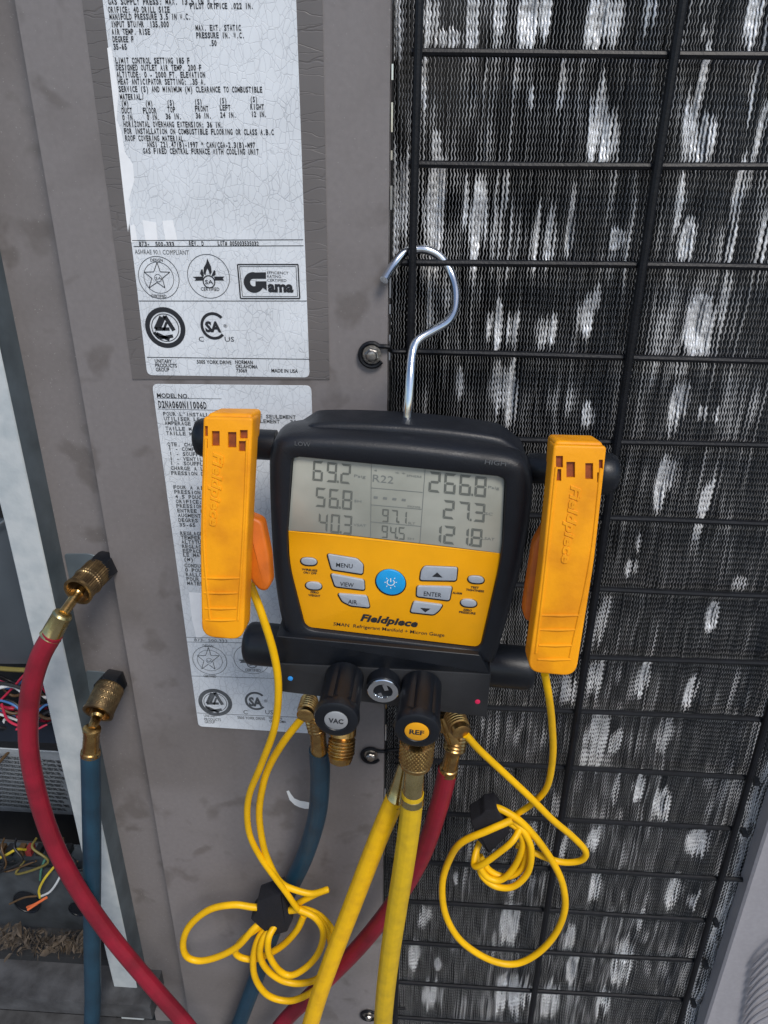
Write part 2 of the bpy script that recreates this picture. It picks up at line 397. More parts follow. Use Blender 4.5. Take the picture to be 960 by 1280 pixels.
# front panel, with folded right edge
pb = MB(); W0 = wall(0)
pb.box((xL1, 0, ZB), (xE, .0012, ZT)); pb.box((xE-.0012, .00121, ZB), (xE, .022, ZT)); pb.box((xL1, .00121, ZB), (xL1+.0012, .019, ZT))
pb.build('front_panel', M['paint'], unit)
# recessed corner strip, left of the panel
YC = .019
xC0 = np.mean([X(54, 560, YC), X(107, 837, YC), X(176, 1200, YC)])
cb = MB(); cb.box((xC0, YC, ZB), (xL1+.004, YC+.0012, ZT)); cb.box((xC0, YC+.0013, ZB), (xC0+.001, YC+.02, ZT))
cb.build('corner_post', M['paint'], unit)
for pix in ([(80,692),(112,692),(128,698),(135,708),(134,722),(118,735),(88,730)],[(107,838),(132,840),(148,848),(156,860),(152,872),(134,880),(113,874)]):
    fr = wall(YC-.0004, 100, 700); MB().prism(fr, rpoly([fr.l(*p)[:2] for p in pix], .003), -.0004, .0004, .0003, 1).build('port_plate', M['plate'], unit)
# dull flange and bright galvanised channel
YG = -.002
xg1 = np.mean([X(32, 560, YG), X(88, 860, YG), X(167, 1222, YG)])
xg0 = np.mean([X(0, 600, YG), X(42, 800, YG), X(144, 1273, YG)])
zg = at(150, 1273, YG).z
fb = MB(); fb.box((xg1+.0002, YG+.001, zg), (xC0-.0005, YG+.0022+.014, ZT)); 
fb = MB(); fb.loft([[(xg1, YG+.0005, z), (xC0+.0005, YC-.002, z), (xC0+.0005, YC+.03, z), (xg1, YC+.03, z)] for z in (zg+.001, ZT)])
fb.build('flange', M['galv_dark'], unit)
gb = MB(); pts = []
zs = np.linspace(zg, ZT, 40)
L = []
for i, z in enumerate(zs):
    d = .0006*math.sin(i*1.7)+.0004*math.sin(i*.6)
    L.append([(xg0-.0002+d*.4, YG+.03, z), (xg0+d*.4, YG+.0012, z), (xg0+.001+d*.4, YG+d*.3, z), (xg1-.001, YG+d*.3, z), (xg1-.0001, YG+.001, z), (xg1-.0001, YG+.03, z)])
gb.loft(L); gb.build('channel', M['galv'], unit, label='bright galvanised steel channel beside the open wiring bay')
# cabinet shell behind everything
sb = MB(); sb.box((xE+.001, .10, ZB), (.62, .104, ZT)); sb.box((-.75, .26, ZB), (xE, .264, ZT)); sb.box((xE-.002, .03, ZB), (xE+.0005, .26, ZT))
sb.build('inner_wall', M['dark'], unit)
# crazed film round the upper labels
film = MB(); poly(film, wall(-.0004), [(103,-60),(400,-60),(398,0),(417,470),(399,476),(182,477)][::1], 0)
poly(film, wall(-.0004), [(182,478),(399,477),(412,915),(222,903)], 0)
F0 = wall(0.0)
film = MB()
film.prism(F0, [F0.l(*p)[:2] for p in [(95,-60),(402,-60),(412,474),(166,474)]], .0003, .0006)
film.build('clear_film', M['film'], unit, label='cracked clear film around the upper label')

FL = wall(-.0008)
def sticker(name, px, r, label):
    o = MB().prism(FL, rpoly([FL.l(*p)[:2] for p in px], r), -.0004, 0, .0001, 1).build(name, M['label'], unit, label=label); return o
lab1 = sticker('rating_label', [(121,-60),(368,-60),(387,472),(184,469)], .004, 'crazed silver rating label with certification emblems')
lab2 = sticker('rating_label', [(190,480),(389,482),(404,918),(248,908)], .004, 'crazed silver rating label in French under the gauge')
# peeled patches along the left edge
pm = MB()
for pts in ([(134,60),(139,58),(148,115),(146,150),(152,165),(156,190),(166,205),(168,225),(161,250),(164,262),(160,290),(158,275)],
            [(178,275),(195,278),(197,302),(182,302)], [(203,276),(216,275),(222,301),(207,302)], [(163,282),(168,280),(172,302),(164,303)]):
    pm = MB(); poly(pm, FL, pts, .00012); pm.build('peeled_patch', M['label_bare'], lab1, 0)
pm = MB(); poly(pm, FL, [(236,740),(262,742),(270,765),(262,790),(246,800),(240,775)], .00012); pm.build('peeled_patch', M['label_bare'], lab2, 0); pm = MB(); poly(pm, FL, [(330,820),(343,826),(338,842),(328,838)], .00012)
pm.build('peeled_patch', M['label_bare'], lab2, 0)

def T1(s, x0, x1, y, h=8.5, b='l1', bold=.012, mono=False): put(b, FL, s, x0, x1, y, h, hh=.0002, bold=bold, mono=mono)
# crop (100,0)+x/3.2
c1 = lambda x: 100+x/3.2
for s, x0, x1, y in [("GAS SUPPLY PRESS: MAX. 13.5 IN W.C.",112,560,18),("ORIFICE: 40 DRILL SIZE",113,360,50),("PILOT ORIFICE .022 IN.",440,695,35),("MANIFOLD PRESSURE 3.5 IN W.C.",118,445,78),
    ("INPUT BTU/HR  135.000",125,357,108),("AIR TEMP. RISE",127,282,138),("MAX. EXT. STATIC",462,645,122),("DEGREE F",131,216,168),("PRESSURE IN. W.C.",465,660,152),("35-65",134,189,198),(".50",515,548,183),
    ("LIMIT CONTROL SETTING 185 F",142,440,253),("DESIGNED OUTLET AIR TEMP. 200 F",145,487,281),("ALTITUDE: 0 - 2000 FT. ELEVATION",147,502,309),("HEAT ANTICIPATOR SETTING: .35 A.",152,505,337),
    ("SERVICE (S) AND MINIMUM (M) CLEARANCE TO COMBUSTIBLE",155,730,367),("MATERIAL/",160,258,398),
    ("(M)",166,196,424),("(M)",262,292,424),("(S)",349,379,422),("(S)",459,489,418),("(S)",558,588,413),("(S)",681,711,408),
    ("DUCT",167,210,453),("FLOOR",252,308,453),("TOP",350,383,449),("FRONT",460,515,445),("LEFT",559,603,441),("RIGHT",681,737,438),
    ("0 IN.",170,222,481),("0 IN.",268,320,479),("36 IN.",343,408,476),("36 IN.",463,527,473),("24 IN.",561,626,470),("12 IN.",685,748,467),
    ("HORIZONTAL OVERHANG EXTENSION: 36 IN.",174,573,507),("FOR INSTALLATION ON COMBUSTIBLE FLOORING OR CLASS A.B.C",177,776,535),("ROOF COVERING MATERIAL.",181,425,563),
    ("ANSI Z21.47(B)-1997 * CAN/CGA-2.3(B)-M97",268,702,588),("GAS FIRED CENTRAL FURNACE WITH COOLING UNIT",252,716,614)]:
    T1(s, c1(x0), c1(x1), y/3.2, 6.1, mono=True)
c2x = lambda x: 130+x/3.2
c2y = lambda y: 220+y/3.2
for s, x0, x1, y, h in [("873-  500-333",140,282,280,5.2),("REV. D",340,400,278,5.2),("LOT# 005003535032",455,620,277,5.2)]: T1(s, c2x(x0), c2x(x1), c2y(y), h, mono=True)
T1("ASHRAE 90.1 COMPLIANT", c2x(124), c2x(340), c2y(312), 5.4, 'l1s', 0)
for s, x0, x1, y in [("UNITARY",204,272,747),("PRODUCTS",206,292,764),("GROUP",208,262,781),("5005 YORK DRIVE",372,510,750),("NORMAN",525,596,751),("OKLAHOMA",527,615,768),("73069",529,573,785),("MADE IN USA",670,776,785)]:
    T1(s, c2x(x0), c2x(x1), c2y(y), 4.4, 'l1', .02)
def emblems(b, ink, dx, dy, k, h=.0002, gama=True):
    """certification marks; maps first label's pixels to dx,dy with scale k"""
    mb = MB(); q = lambda x, y: (dx+(c2x(x)-197)*k, dy+(c2y(y)-350)*k)
    def ring(x, y, r0, r1, **kw): disc(mb, FL, *q(x, y), r0*k, r1*k, h, **kw)
    # star seal
    ring(219,407,25.3,26); ring(219,407,18.6,19.2); ring(216,408,4.2,4.8)
    st = []
    for i in range(10):
        r = (54 if i % 2 == 0 else 22); a = math.pi/2+i*math.pi/5; st.append((212+r*math.cos(a), 402-r*math.sin(a)*1.05))
    for i in range(10): line(mb, FL, q(*st[i]), q(*st[(i+1) % 10]), .9*k, h)
    # flame seal
    ring(418,402,26.2,26.9); ring(420,423,6.6,8)
    poly(mb, FL, [q(*p) for p in [(354,403),(398,402),(396,418),(362,419),(368,411)]], h)
    poly(mb, FL, [q(*p) for p in [(440,402),(482,402),(475,410),(481,418),(444,418)]], h)
    poly(mb, FL, [q(*p) for p in [(413,329),(428,362),(431,385),(424,398),(419,380),(413,370),(408,384),(406,398),(398,388),(399,366),(408,350)]], h)
    poly(mb, FL, [q(*p) for p in [(388,375),(394,372),(400,400),(392,402),(384,390)]], h)
    poly(mb, FL, [q(*p) for p in [(440,376),(446,380),(446,396),(436,402),(430,398)]], h)
    # ring seal with triangular knot
    ring(245,607,19.5,25.5); ring(245,607,16.6,17.6)
    for a in ((228,562,205,612),(205,612,262,612),(262,655,210,630)): line(mb, FL, q(a[0],a[1]), q(a[2],a[3]), 4.2*k, h)
    line(mb, FL, q(243,560), q(280,618), 5*k, h); line(mb, FL, q(243,560), q(222,608), 4*k, h); line(mb, FL, q(222,648), q(276,640), 4.2*k, h); line(mb, FL, q(200,625), q(222,648), 4.2*k, h); line(mb, FL, q(250,585), q(238,618), 3*k, h)
    # CSA arc
    ring(438,600,13,16.5, a0=R(42), a1=R(318), asp=1.04)
    if gama:
        for x0, y0, x1, y1, w_ in ((534,354,776,354,1.6),(776,354,783,490,1.6),(783,490,546,490,1.6),(546,490,534,354,1.6),(542,362,768,362,.7),(768,362,774,482,.7),(774,482,554,482,.7),(554,482,542,362,.7)):
            line(mb, FL, q(x0,y0), q(x1,y1), w_*k, h)
        disc(mb, FL, *q(599,426), 4.6*k, 12.6*k, h, a0=R(80), a1=R(338)); poly(mb, FL, [q(*p) for p in [(594,386),(648,385),(648,411),(594,411)]], h+.00002)
        poly(mb, FL, [q(*p) for p in [(606,421),(650,421),(651,458),(634,446),(620,462),(606,440)]], h+.00004)
    def t(s, x0, x1, y, hh, bold=.01): put(b, FL, s, q(x0,0)[0], q(x1,0)[0], q(0,y)[1], hh*k, hh=.00022, bold=bold)
    t("DESIGN",186,236,342,3.6); t("CERTIFIED",190,250,486,3.6); t("CERTIFIED",388,462,458,4); t("SA",206,230,414,3,0); t("SA",405,437,432,5)
    t("SA",406,470,622,12,.05); t("C",380,400,662,6,0); t("US",484,521,662,6,0); t("®",478,494,606,4,0)
    if gama:
        t("EFFICIENCY",653,738,392,3.4,0); t("RATING",653,708,407,3.4,0); t("CERTIFIED",653,730,422,3.4,0); t("ama",656,758,462,13,.05)
    return mb
emblems('l1', M['ink'], 197, 350, 1.0).build('printed_emblem', M['ink'], lab1, 0)
rb = MB()
for (x0,y0,x1,y1) in ((112,258,796,255),(118,282,798,279),(140,500,811,500),(172,725,824,733)):
    rb = MB(); line(rb, FL, (c2x(x0),c2y(y0)), (c2x(x1),c2y(y1)), .9, .00015); rb.build('ruled_line', M['ink'], lab1, 0)
# second label
k3x = lambda x: 170+x/3.556
k3y = lambda y: 460+y/3.556
put('l2', FL, "MODEL NO.", k3x(94), k3x(234), k3y(131), 5.2, hh=.0002, bold=.02)
put('l2', FL, "D2NA060N11006D", k3x(100), k3x(315), k3y(176), 8.3, hh=.0002, mono=True)
fr_lines = [("POUR L'INSTALLATION EXTERIEURE SEULEMENT",120,211),("UTILISER LE FIL DE CUIVRE SEULEMENT   30-L-GB",124,232),("AMPERAGE MINIMUM DU CIRCUIT",127,252),("TAILLE MAXIMALE DU FUSIBLE",131,276),("TAILLE MAXIMALE DU DISJONCTEUR",134,297),
    ("QTE. CHARGE   VOLTS   PH   HZ",140,346),("1 - COMP.",144,366),("1 - SOUFFLEUR EXTERIEUR",148,388),("1 - VENTILATEUR",150,410),("1 - SOUFFLEUR INTERIEUR",152,430),("CHARGE A L'USINE R-22",154,452),("PRESSION D'ESSAI",156,474),
    ("FOUR A AIR FORCE",166,537),("PRESSION D'ALIMENTATION",170,558),("4.5 POUCES",174,579),("ORIFICE: 40",177,600),("PRESSION DU COLLECTEUR",179,620),("ENTREE BTU/H",183,641),("AUGMENTATION",186,662),("DEGRES F",188,683),("35-65",192,704),
    ("REGLAGE DU LIMITEUR",196,742),("TEMPERATURE DE SORTIE",200,761),("ALTITUDE: 0 - 2000",202,780),("REGLAGE ANTICIPATEUR",204,800),("ESPACE MINIMAL",207,820),("LE MATERIEL",209,838),("(M)",212,858),("CONDUIT   PLANCHER",215,885),("0 POUCES",218,905),("RALLONGE HORIZONTALE",221,925),("POUR L'INSTALLATION",224,945),("MATERIAU DE TOITURE",227,964)]
for s, x, y in fr_lines: put('l2s', FL, s, k3x(x), k3x(x)+len(s)*4.15, k3y(y), 4.4, hh=.0002, mono=True)
put('l2s', FL, "873-  500-333", 243, 284, 801.5, 3.6, hh=.0002)
emblems('l2s', M['ink_soft'], 261, 828, .84, gama=False).build('printed_emblem', M['ink_soft'], lab2, 0)
for s, x0, x1, y in [("UNITARY",220,285,864),("PRODUCTS",222,305,882),("GROUP",224,275,896),("5005 YORK DRIVE",388,525,874),("NORMAN",545,610,876),("OKLAHOMA",547,630,892)]:
    put('l2s', FL, s, 200+x0/4, 200+x1/4, 680+y/4, 3.2, hh=.0002, bold=.01)
rb = MB()
for (x0,y0,x1,y1) in ((94,134,380,137),(96,182,380,188)): line(rb, FL, (k3x(x0),k3y(y0)), (k3x(x1),k3y(y1)), .6, .00015); rb.build('ruled_line', M['ink_soft'], lab2, 0); rb = MB()
for (x0,y0,x1,y1) in ((130,467,560,474),(135,490,560,497),(158,660,570,672),(185,845,720,868)): line(rb, FL, (200+x0/4,680+y0/4), (200+x1/4,680+y1/4), .6, .00015); rb.build('ruled_line', M['ink_soft'], lab2, 0); rb = MB()
# white smear of paint on the panel
sm = MB(); W = wall(-.0005)
poly(sm, W, [(358,989),(361,988),(364,993),(368,998),(375,1001),(382,1002),(390,1004),(390,1011),(381,1011),(374,1009),(368,1006),(362,1000)], 0); sm.build('paint_smear', M['white'], unit, 0)

# ------------------------------------------------------------------ right side louvred panel
YR = -.004
xr = np.mean([X(952,1040,YR), X(939,1094,YR), X(909,1200,YR), X(885,1275,YR)])
rp = MB()
L = []
for z in (ZB, ZT):
    L.append([(xr, YR+.016, z), (xr, YR+.002, z), (xr+.002, YR, z), (xr+.012, YR-.0005, z), (xr+.0135, YR-.001, z), (xr+.2, YR-.004, z), (xr+.2, YR+.016, z)])
rp.loft(L); rp.build('side_panel', M['paint_clean'], unit, label='pale louvred side panel at the right edge of the coil')
for i in range(9):
    y0 = 1193+i*11.5
    a = at(961-i*2.2, y0-4, YR-.010); b = at(940-i*1.8, y0+17, YR-.006); c = at(990, y0-28, YR-.010); e = at(1030, y0-50, YR-.008)
    pth = spline([b, a, c, e], 6)
    MB().tube(pth, [.0006]+[.0014]*(len(pth)-2)+[.001], 8).build('louvre', M['paint_clean'], unit)

# ------------------------------------------------------------------ condenser coil: real corrugated fins
coil = thing('condenser_coil', (.2, .03, .1), 'dirty aluminium condenser coil with bent fins behind the wire guard', 'condenser coil')
YF = .024; PITCH = .00195
x0f = xE-.001; x1f = xr+.016
nf = int((x1f-x0f)/PITCH); ztop = at(480,-40,YF).z; zbot = at(480,1310,YF).z
nz = 1500; zz = np.linspace(ztop, zbot, nz)
xs = x0f+PITCH*(np.arange(nf)+.5)
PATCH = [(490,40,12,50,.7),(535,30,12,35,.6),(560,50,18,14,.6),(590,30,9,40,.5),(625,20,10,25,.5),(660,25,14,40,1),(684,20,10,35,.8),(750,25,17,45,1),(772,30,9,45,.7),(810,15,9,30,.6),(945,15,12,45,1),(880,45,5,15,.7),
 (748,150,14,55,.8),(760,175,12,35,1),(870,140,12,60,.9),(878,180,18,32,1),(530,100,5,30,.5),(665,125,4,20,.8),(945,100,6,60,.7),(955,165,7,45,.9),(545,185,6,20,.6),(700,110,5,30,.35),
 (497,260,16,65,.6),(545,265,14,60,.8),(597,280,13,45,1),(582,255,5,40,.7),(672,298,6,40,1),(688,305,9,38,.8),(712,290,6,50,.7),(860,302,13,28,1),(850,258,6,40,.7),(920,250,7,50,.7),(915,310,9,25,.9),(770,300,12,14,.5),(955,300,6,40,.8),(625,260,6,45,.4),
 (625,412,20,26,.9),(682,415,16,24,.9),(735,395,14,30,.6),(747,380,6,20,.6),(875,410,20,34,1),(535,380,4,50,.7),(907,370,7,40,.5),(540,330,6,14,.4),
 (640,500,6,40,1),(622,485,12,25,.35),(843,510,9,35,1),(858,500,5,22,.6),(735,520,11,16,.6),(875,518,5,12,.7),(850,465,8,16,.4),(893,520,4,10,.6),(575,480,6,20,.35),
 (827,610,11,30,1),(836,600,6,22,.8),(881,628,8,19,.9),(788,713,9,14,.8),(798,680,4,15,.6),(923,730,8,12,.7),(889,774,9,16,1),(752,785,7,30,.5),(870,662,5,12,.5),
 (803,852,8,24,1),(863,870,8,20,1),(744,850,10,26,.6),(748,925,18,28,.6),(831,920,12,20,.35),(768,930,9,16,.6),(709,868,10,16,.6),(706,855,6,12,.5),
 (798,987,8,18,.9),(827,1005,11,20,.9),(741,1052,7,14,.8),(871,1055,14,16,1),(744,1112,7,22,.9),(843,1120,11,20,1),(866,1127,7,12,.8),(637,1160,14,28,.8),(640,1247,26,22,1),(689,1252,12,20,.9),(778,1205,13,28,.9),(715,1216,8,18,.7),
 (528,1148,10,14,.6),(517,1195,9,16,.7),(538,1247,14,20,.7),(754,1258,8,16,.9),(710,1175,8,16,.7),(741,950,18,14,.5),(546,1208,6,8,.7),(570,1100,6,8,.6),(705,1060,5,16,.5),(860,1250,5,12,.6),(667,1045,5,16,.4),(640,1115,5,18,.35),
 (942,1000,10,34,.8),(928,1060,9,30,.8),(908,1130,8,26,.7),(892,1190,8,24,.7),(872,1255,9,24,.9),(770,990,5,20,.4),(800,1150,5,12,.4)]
XX, ZZ = np.meshgrid(xs, zz, indexing='ij')
def smooth_noise(sx, sz, seed):
    r = np.random.default_rng(seed)
    gx = max(int((xs[-1]-xs[0])/sx), 1)+3; gz = max(int((zz[0]-zz[-1])/sz), 1)+3
    g = r.standard_normal((gx, gz)); u = (XX-xs[0])/sx; v = (zz[0]-ZZ)/sz
    i = u.astype(int); j = v.astype(int); fu = u-i; fv = v-j; fu = fu*fu*(3-2*fu); fv = fv*fv*(3-2*fv)
    return (g[i,j]*(1-fu)*(1-fv)+g[i+1,j]*fu*(1-fv)+g[i,j+1]*(1-fu)*fv+g[i+1,j+1]*fu*fv)
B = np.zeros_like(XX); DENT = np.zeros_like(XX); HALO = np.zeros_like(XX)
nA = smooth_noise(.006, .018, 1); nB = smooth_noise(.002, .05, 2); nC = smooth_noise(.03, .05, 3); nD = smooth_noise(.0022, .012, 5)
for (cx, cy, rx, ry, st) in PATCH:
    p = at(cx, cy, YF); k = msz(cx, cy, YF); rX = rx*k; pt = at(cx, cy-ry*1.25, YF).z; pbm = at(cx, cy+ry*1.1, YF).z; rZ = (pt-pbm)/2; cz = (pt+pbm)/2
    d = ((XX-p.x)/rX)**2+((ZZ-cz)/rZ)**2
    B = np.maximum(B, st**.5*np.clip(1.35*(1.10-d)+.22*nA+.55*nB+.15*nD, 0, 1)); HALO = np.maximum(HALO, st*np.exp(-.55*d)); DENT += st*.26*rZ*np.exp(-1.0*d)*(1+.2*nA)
DENT = np.clip(DENT, 0, .010); CV = np.clip((XX-(xr-.022))/.012, 0, 1); HALO = np.maximum(HALO, 1.1*CV); B = np.maximum(B, CV*np.clip(.55+.3*nA+.2*nB, 0, .9))  # bright strip by the side panel: its light painted in through HALO
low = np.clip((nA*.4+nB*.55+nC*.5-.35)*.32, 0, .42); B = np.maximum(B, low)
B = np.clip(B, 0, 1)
def fin_arrays():
    # wave of the corrugation; phase slips slowly from fin to fin
    lam = .0047
    ph = smooth_noise(.03, .2, 8)*.8
    lowz = np.clip((CAMLOC.z-.15-ZZ)/.25, 0, 1); amp = .00030*(1-.35*B)*(1+.8*lowz)
    wv = amp*np.sin(2*np.pi*ZZ/lam+ph)
    wander = .00030*smooth_noise(.004, .02, 11)+.00022*nD
    th = (.00034+.00014*nB.clip(-1,2)+.00008*nA.clip(-1,1)).clip(.00018,1)+B*(PITCH*.84)
    th = th*(1+(.38+.30*lowz)*np.sin(2*np.pi*ZZ/lam+ph+1.2)*(1-.6*B))
    fx = XX+wv+wander-B*.0007                         # front edge, left side
    crump = smooth_noise(.0028,.0042,21)+.6*smooth_noise(.0013,.0022,22)
    yb = YF+B*.00022*crump+.0009*(smooth_noise(.004,.03,12))+.0008*smooth_noise(.02,.03,13)-B*.0009+DENT
    cv = np.clip((XX-(xr-.022))/.022, 0, 1); yb = yb-.013*cv*cv*(3-2*cv)
    tilt = .0002*(1-B)-B*(.0002-.0005*nD.clip(-1,1))
    back = XX+wander*.3
    P0 = np.stack([back, yb+.016, ZZ], -1)
    P1 = np.stack([fx, yb, ZZ], -1)
    P2 = np.stack([fx+th, yb+tilt, ZZ-.0000*B], -1)
    return P0, P1, P2
P0, P1, P2 = fin_arrays()
P3 = P0.copy(); P3[...,0] += .0003
V = np.stack([P0, P1, P2, P3], 2)                     # fin, z, 4, 3
nn = nf*nz*4
base = (np.arange(nf)[:,None]*nz+np.arange(nz-1)[None,:])*4
quads = []
for a in range(3):
    quads.append(np.stack([base+a, base+a+1, base+4+a+1, base+4+a], -1).reshape(-1, 4))
Q = np.concatenate(quads)
me = bpy.data.meshes.new('fins')
Vf = (V.reshape(-1,3)-np.array(coil.location)).astype(np.float32)
me.vertices.add(nn); me.vertices.foreach_set('co', Vf.ravel())
me.loops.add(Q.size); me.loops.foreach_set('vertex_index', Q.ravel().astype(np.int32))
me.polygons.add(len(Q)); me.polygons.foreach_set('loop_start', np.arange(0, Q.size, 4, dtype=np.int32))
me.update(calc_edges=True)
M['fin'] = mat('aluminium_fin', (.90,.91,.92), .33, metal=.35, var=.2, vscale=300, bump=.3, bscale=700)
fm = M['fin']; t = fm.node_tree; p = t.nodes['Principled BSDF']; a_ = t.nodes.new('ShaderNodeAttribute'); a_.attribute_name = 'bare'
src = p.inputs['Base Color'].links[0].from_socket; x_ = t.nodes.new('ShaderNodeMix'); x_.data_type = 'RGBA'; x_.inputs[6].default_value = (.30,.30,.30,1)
t.links.new(a_.outputs['Fac'], x_.inputs['Factor']); t.links.new(src, x_.inputs[7]); t.links.new(x_.outputs[2], p.inputs['Base Color'])   # grime on untouched edges; knocked-over metal paler, with glint and halo painted in
M['fin_edge'] = mat('grimy_fin_edge', (.34,.34,.34), .5, metal=.3, col2=(.16,.16,.16), vscale=220, contrast=(.3,.7))
M['fin_side'] = mat('dusty_fin_side', (.075,.077,.08), .65, var=.4, vscale=200)  # fin flanks in a darker base colour than the front faces
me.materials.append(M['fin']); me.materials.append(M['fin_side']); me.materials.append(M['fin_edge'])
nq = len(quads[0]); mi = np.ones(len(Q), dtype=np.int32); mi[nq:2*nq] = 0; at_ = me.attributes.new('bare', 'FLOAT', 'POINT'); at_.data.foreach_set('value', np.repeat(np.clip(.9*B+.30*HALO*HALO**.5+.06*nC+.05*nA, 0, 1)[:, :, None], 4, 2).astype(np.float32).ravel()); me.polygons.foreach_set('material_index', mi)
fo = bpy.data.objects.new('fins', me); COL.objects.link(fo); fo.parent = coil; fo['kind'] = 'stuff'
print('fins', nf, 'faces', len(Q))
# coil end tabs shining through the slots at the panel edge
tb = MB(); z = ztop
i = 0
tbs = [(80,100),(128,165),(188,200),(232,262),(340,372),(380,392),(418,450),(500,525),(560,580),(870,885),(905,925),(985,1000),(1060,1068)]
for a, b in tbs:
    za, zb_ = at(488, a, .004).z, at(488, b, .004).z
    tb.box((xE+.0008, .003, zb_), (xE+.0018, .009, za))
tb.build('end_tab', M['chrome'], coil, kind='stuff')
eb = MB(); eb.box((xE+.0003, .020, ZB), (xE+.0010, .05, ZT)); eb.build('end_plate', M['dark'], coil)

# ------------------------------------------------------------------ wire guard
guard = thing('wire_guard', (.2, 0, .2), 'black coated wire guard grid bolted in front of the coil', 'wire guard')
YV, YH = .0035, .0075
def vwire(pix, r):
    x = np.mean([X(a, b, YV) for a, b in pix])
    zs = np.linspace(.2, 1.6, 40); ph = random.random()*6
    MB().tube([(x+.0006*math.sin(z*9+ph), YV+.0006*math.sin(z*7+ph), z) for z in zs], r, 10).build('wire', M['wire'], guard); return x
xv1 = vwire([(524,0),(518,210),(496,1250)], .0026)
xv2 = vwire([(845,0),(795,430),(712,960),(668,1250)], .0030)
xv3 = vwire([(939,958),(903,1094),(872,1200),(852,1275)], .0028)
hz = []
rows = [(520,67),(510,204),(530,328),(490,440),(780,552),(780,649),(780,737),(780,822),(780,892),(772,963),(772,1028),(772,1091),(772,1143),(772,1195),(772,1245)]
zr = [at(px, py, YH).z for px, py in rows]
zr[0:0] = [zr[0]+.0585]; zr.append(zr[-1]-.061)
special = {4: 442, 10: 942}
for i, z in enumerate(zr):
    r = .0022; xa = xE+(.010 if i < 3 else .007)+random.random()*.003; xb = (xr+.002 if i == 12 else xv3+.003)
    pts = [(x, YH+.0004*math.sin(x*20+i), z+.0007*math.sin(x*13+i*2)) for x in np.linspace(xa, xb, 14)]
    if i == 12: pts = pts[:-1]+[(xb, YH, pts[-2][2]), (xb+.012, YH-.004, z+.0005), (xb+.022, YH-.013, z-.0005), (xb+.028, YH-.015, z-.003), (xb+.029, YH-.014, z-.007), (xb+.0275, YH-.013, z-.0085)]
    MB().tube(pts, r, 8).build('wire', M['wire'], guard)
def bolt(px, py, zi, s=1.0):
    c = at(px, py, -.001); zz_ = c.z
    # wire eye looping round the bolt
    pts = [(xv1+.01, YH, zz_+.001), (xE+.004, .004, zz_+.001), (c.x+.011, -.0024, zz_+.0055)]
    for k in range(12):
        a = R(50+k*25); pts.append((c.x+.0078*math.cos(a), -.0024, zz_+.0078*math.sin(a)))
    MB().tube(spline(pts, 4), .0015, 8).build('wire_eye', M['wire'], guard)
    b = MB().lathe((c.x, -.0005, zz_), (0,-1,0), [(0,0),(0,.0062*s),(.001,.0062*s),(.0011,.0045*s)], 24)
    b.build('washer', M['steel'], guard)
    h = MB().lathe((c.x, -.0015, zz_), (0,-1,0), [(0,.0048*s),(.0035,.0048*s),(.0042,.0040*s)], 6); h.lathe((c.x,-.0055,zz_),(0,-1,0),[(0,.0038*s),(.0012,.0030*s),(.0016,.001*s)],20)
    h.build('bolt', M['steel'], guard)
bolt(465, 443, 4); bolt(464, 943, 10, .9); bolt(461, 1268, 15, .8)
for (px, py) in ((811,1143),(787,1203),(773,1251),(834,1088)):
    if px > 900: continue
for (px, py) in ((944,974),(929,1038),(894,1151),(881,1203),(866,1251)):
    c = at(px, py, .012); MB().box((c.x-.0022, .006, c.z-.0018), (c.x+.0022, .014, c.z+.0018)).build('guard_clip', M['black'], guard)

# ------------------------------------------------------------------ open wiring bay at the left
bay = thing('wiring_bay', (at(0, 1000, .1).x, .1, .3), 'open wiring bay with grey metal trays at the left edge', 'wiring bay')
M['bayw'] = mat('bay_sheet_metal', (.10,.12,.14), .4, metal=.35, var=.25, vscale=15, bump=.05)
def slab(name, pix, Y, thick, mt, par, **k):
    fr = wall(Y, 100, 900); return MB().prism(fr, [fr.l(*p)[:2] for p in pix], -thick, 0, .0006, 2).build(name, mt, par, **k)
slab('side_sheet', [(-120,640),(8,650),(48,830),(-120,830)], .05, .003, M['bayw'], bay)
M['baylight'] = mat('bay_pale_metal', (.30,.32,.34), .3, metal=.6, var=.3, vscale=30)
for k in range(2):
    MB().tube(cpath([(-60,622+k*22,.045),(0,628+k*20,.045),(9,624+k*26,.044)] if k == 0 else [(-60,690,.045),(0,655,.044),(11,645,.044)]), .0012, 8).build('rim', M['baylight'], bay)
tilt = Frame(at(40, 975, .055), Vector((1,0,-.04)), Vector((0,-.45,.9)))
def tslab(name, pix, h0, h1, mt, par, **k):
    return MB().prism(tilt, [tilt.l(*p, h1)[:2] for p in pix], h0, h1, .0006, 2).build(name, mt, par, **k)
mod = thing('ignition_control', at(40,1000,.06), 'black control module with a tilted silver instruction label behind the red hose', 'control module')
tslab('module_case', [(-120,922),(92,930),(110,1062),(-120,1050)], -.02, -.001, M['black'], mod)
tl = tslab('instruction_label', [(-100,930),(84,941),(98,1019),(-100,1008)], -.0012, 0, M['labold'], mod, label='silver instruction label')
random.seed(3)
for r_ in range(13):
    x = -4+r_*.2; words = "CAUTION DISCONNECT ALL POWER BEFORE SERVICING"[:30+random.randrange(14)]
    put('mod', tilt, words, x, x+74+random.random()*10, 948+r_*4.9, 3.3, hh=.0003, bold=.02)
tray = thing('terminal_tray', at(40,1100,.06), 'grey metal tray with wire grommet holes below the control module', 'tray')
slab('tray_face', [(-120,1082),(104,1090),(124,1163),(-120,1150)], .035, .004, M['tray'], tray)
slab('tray_step', [(-120,1052),(104,1060),(106,1088),(-120,1080)], .050, .004, M['bayw'], tray)
fr = wall(.0345, 100, 900)
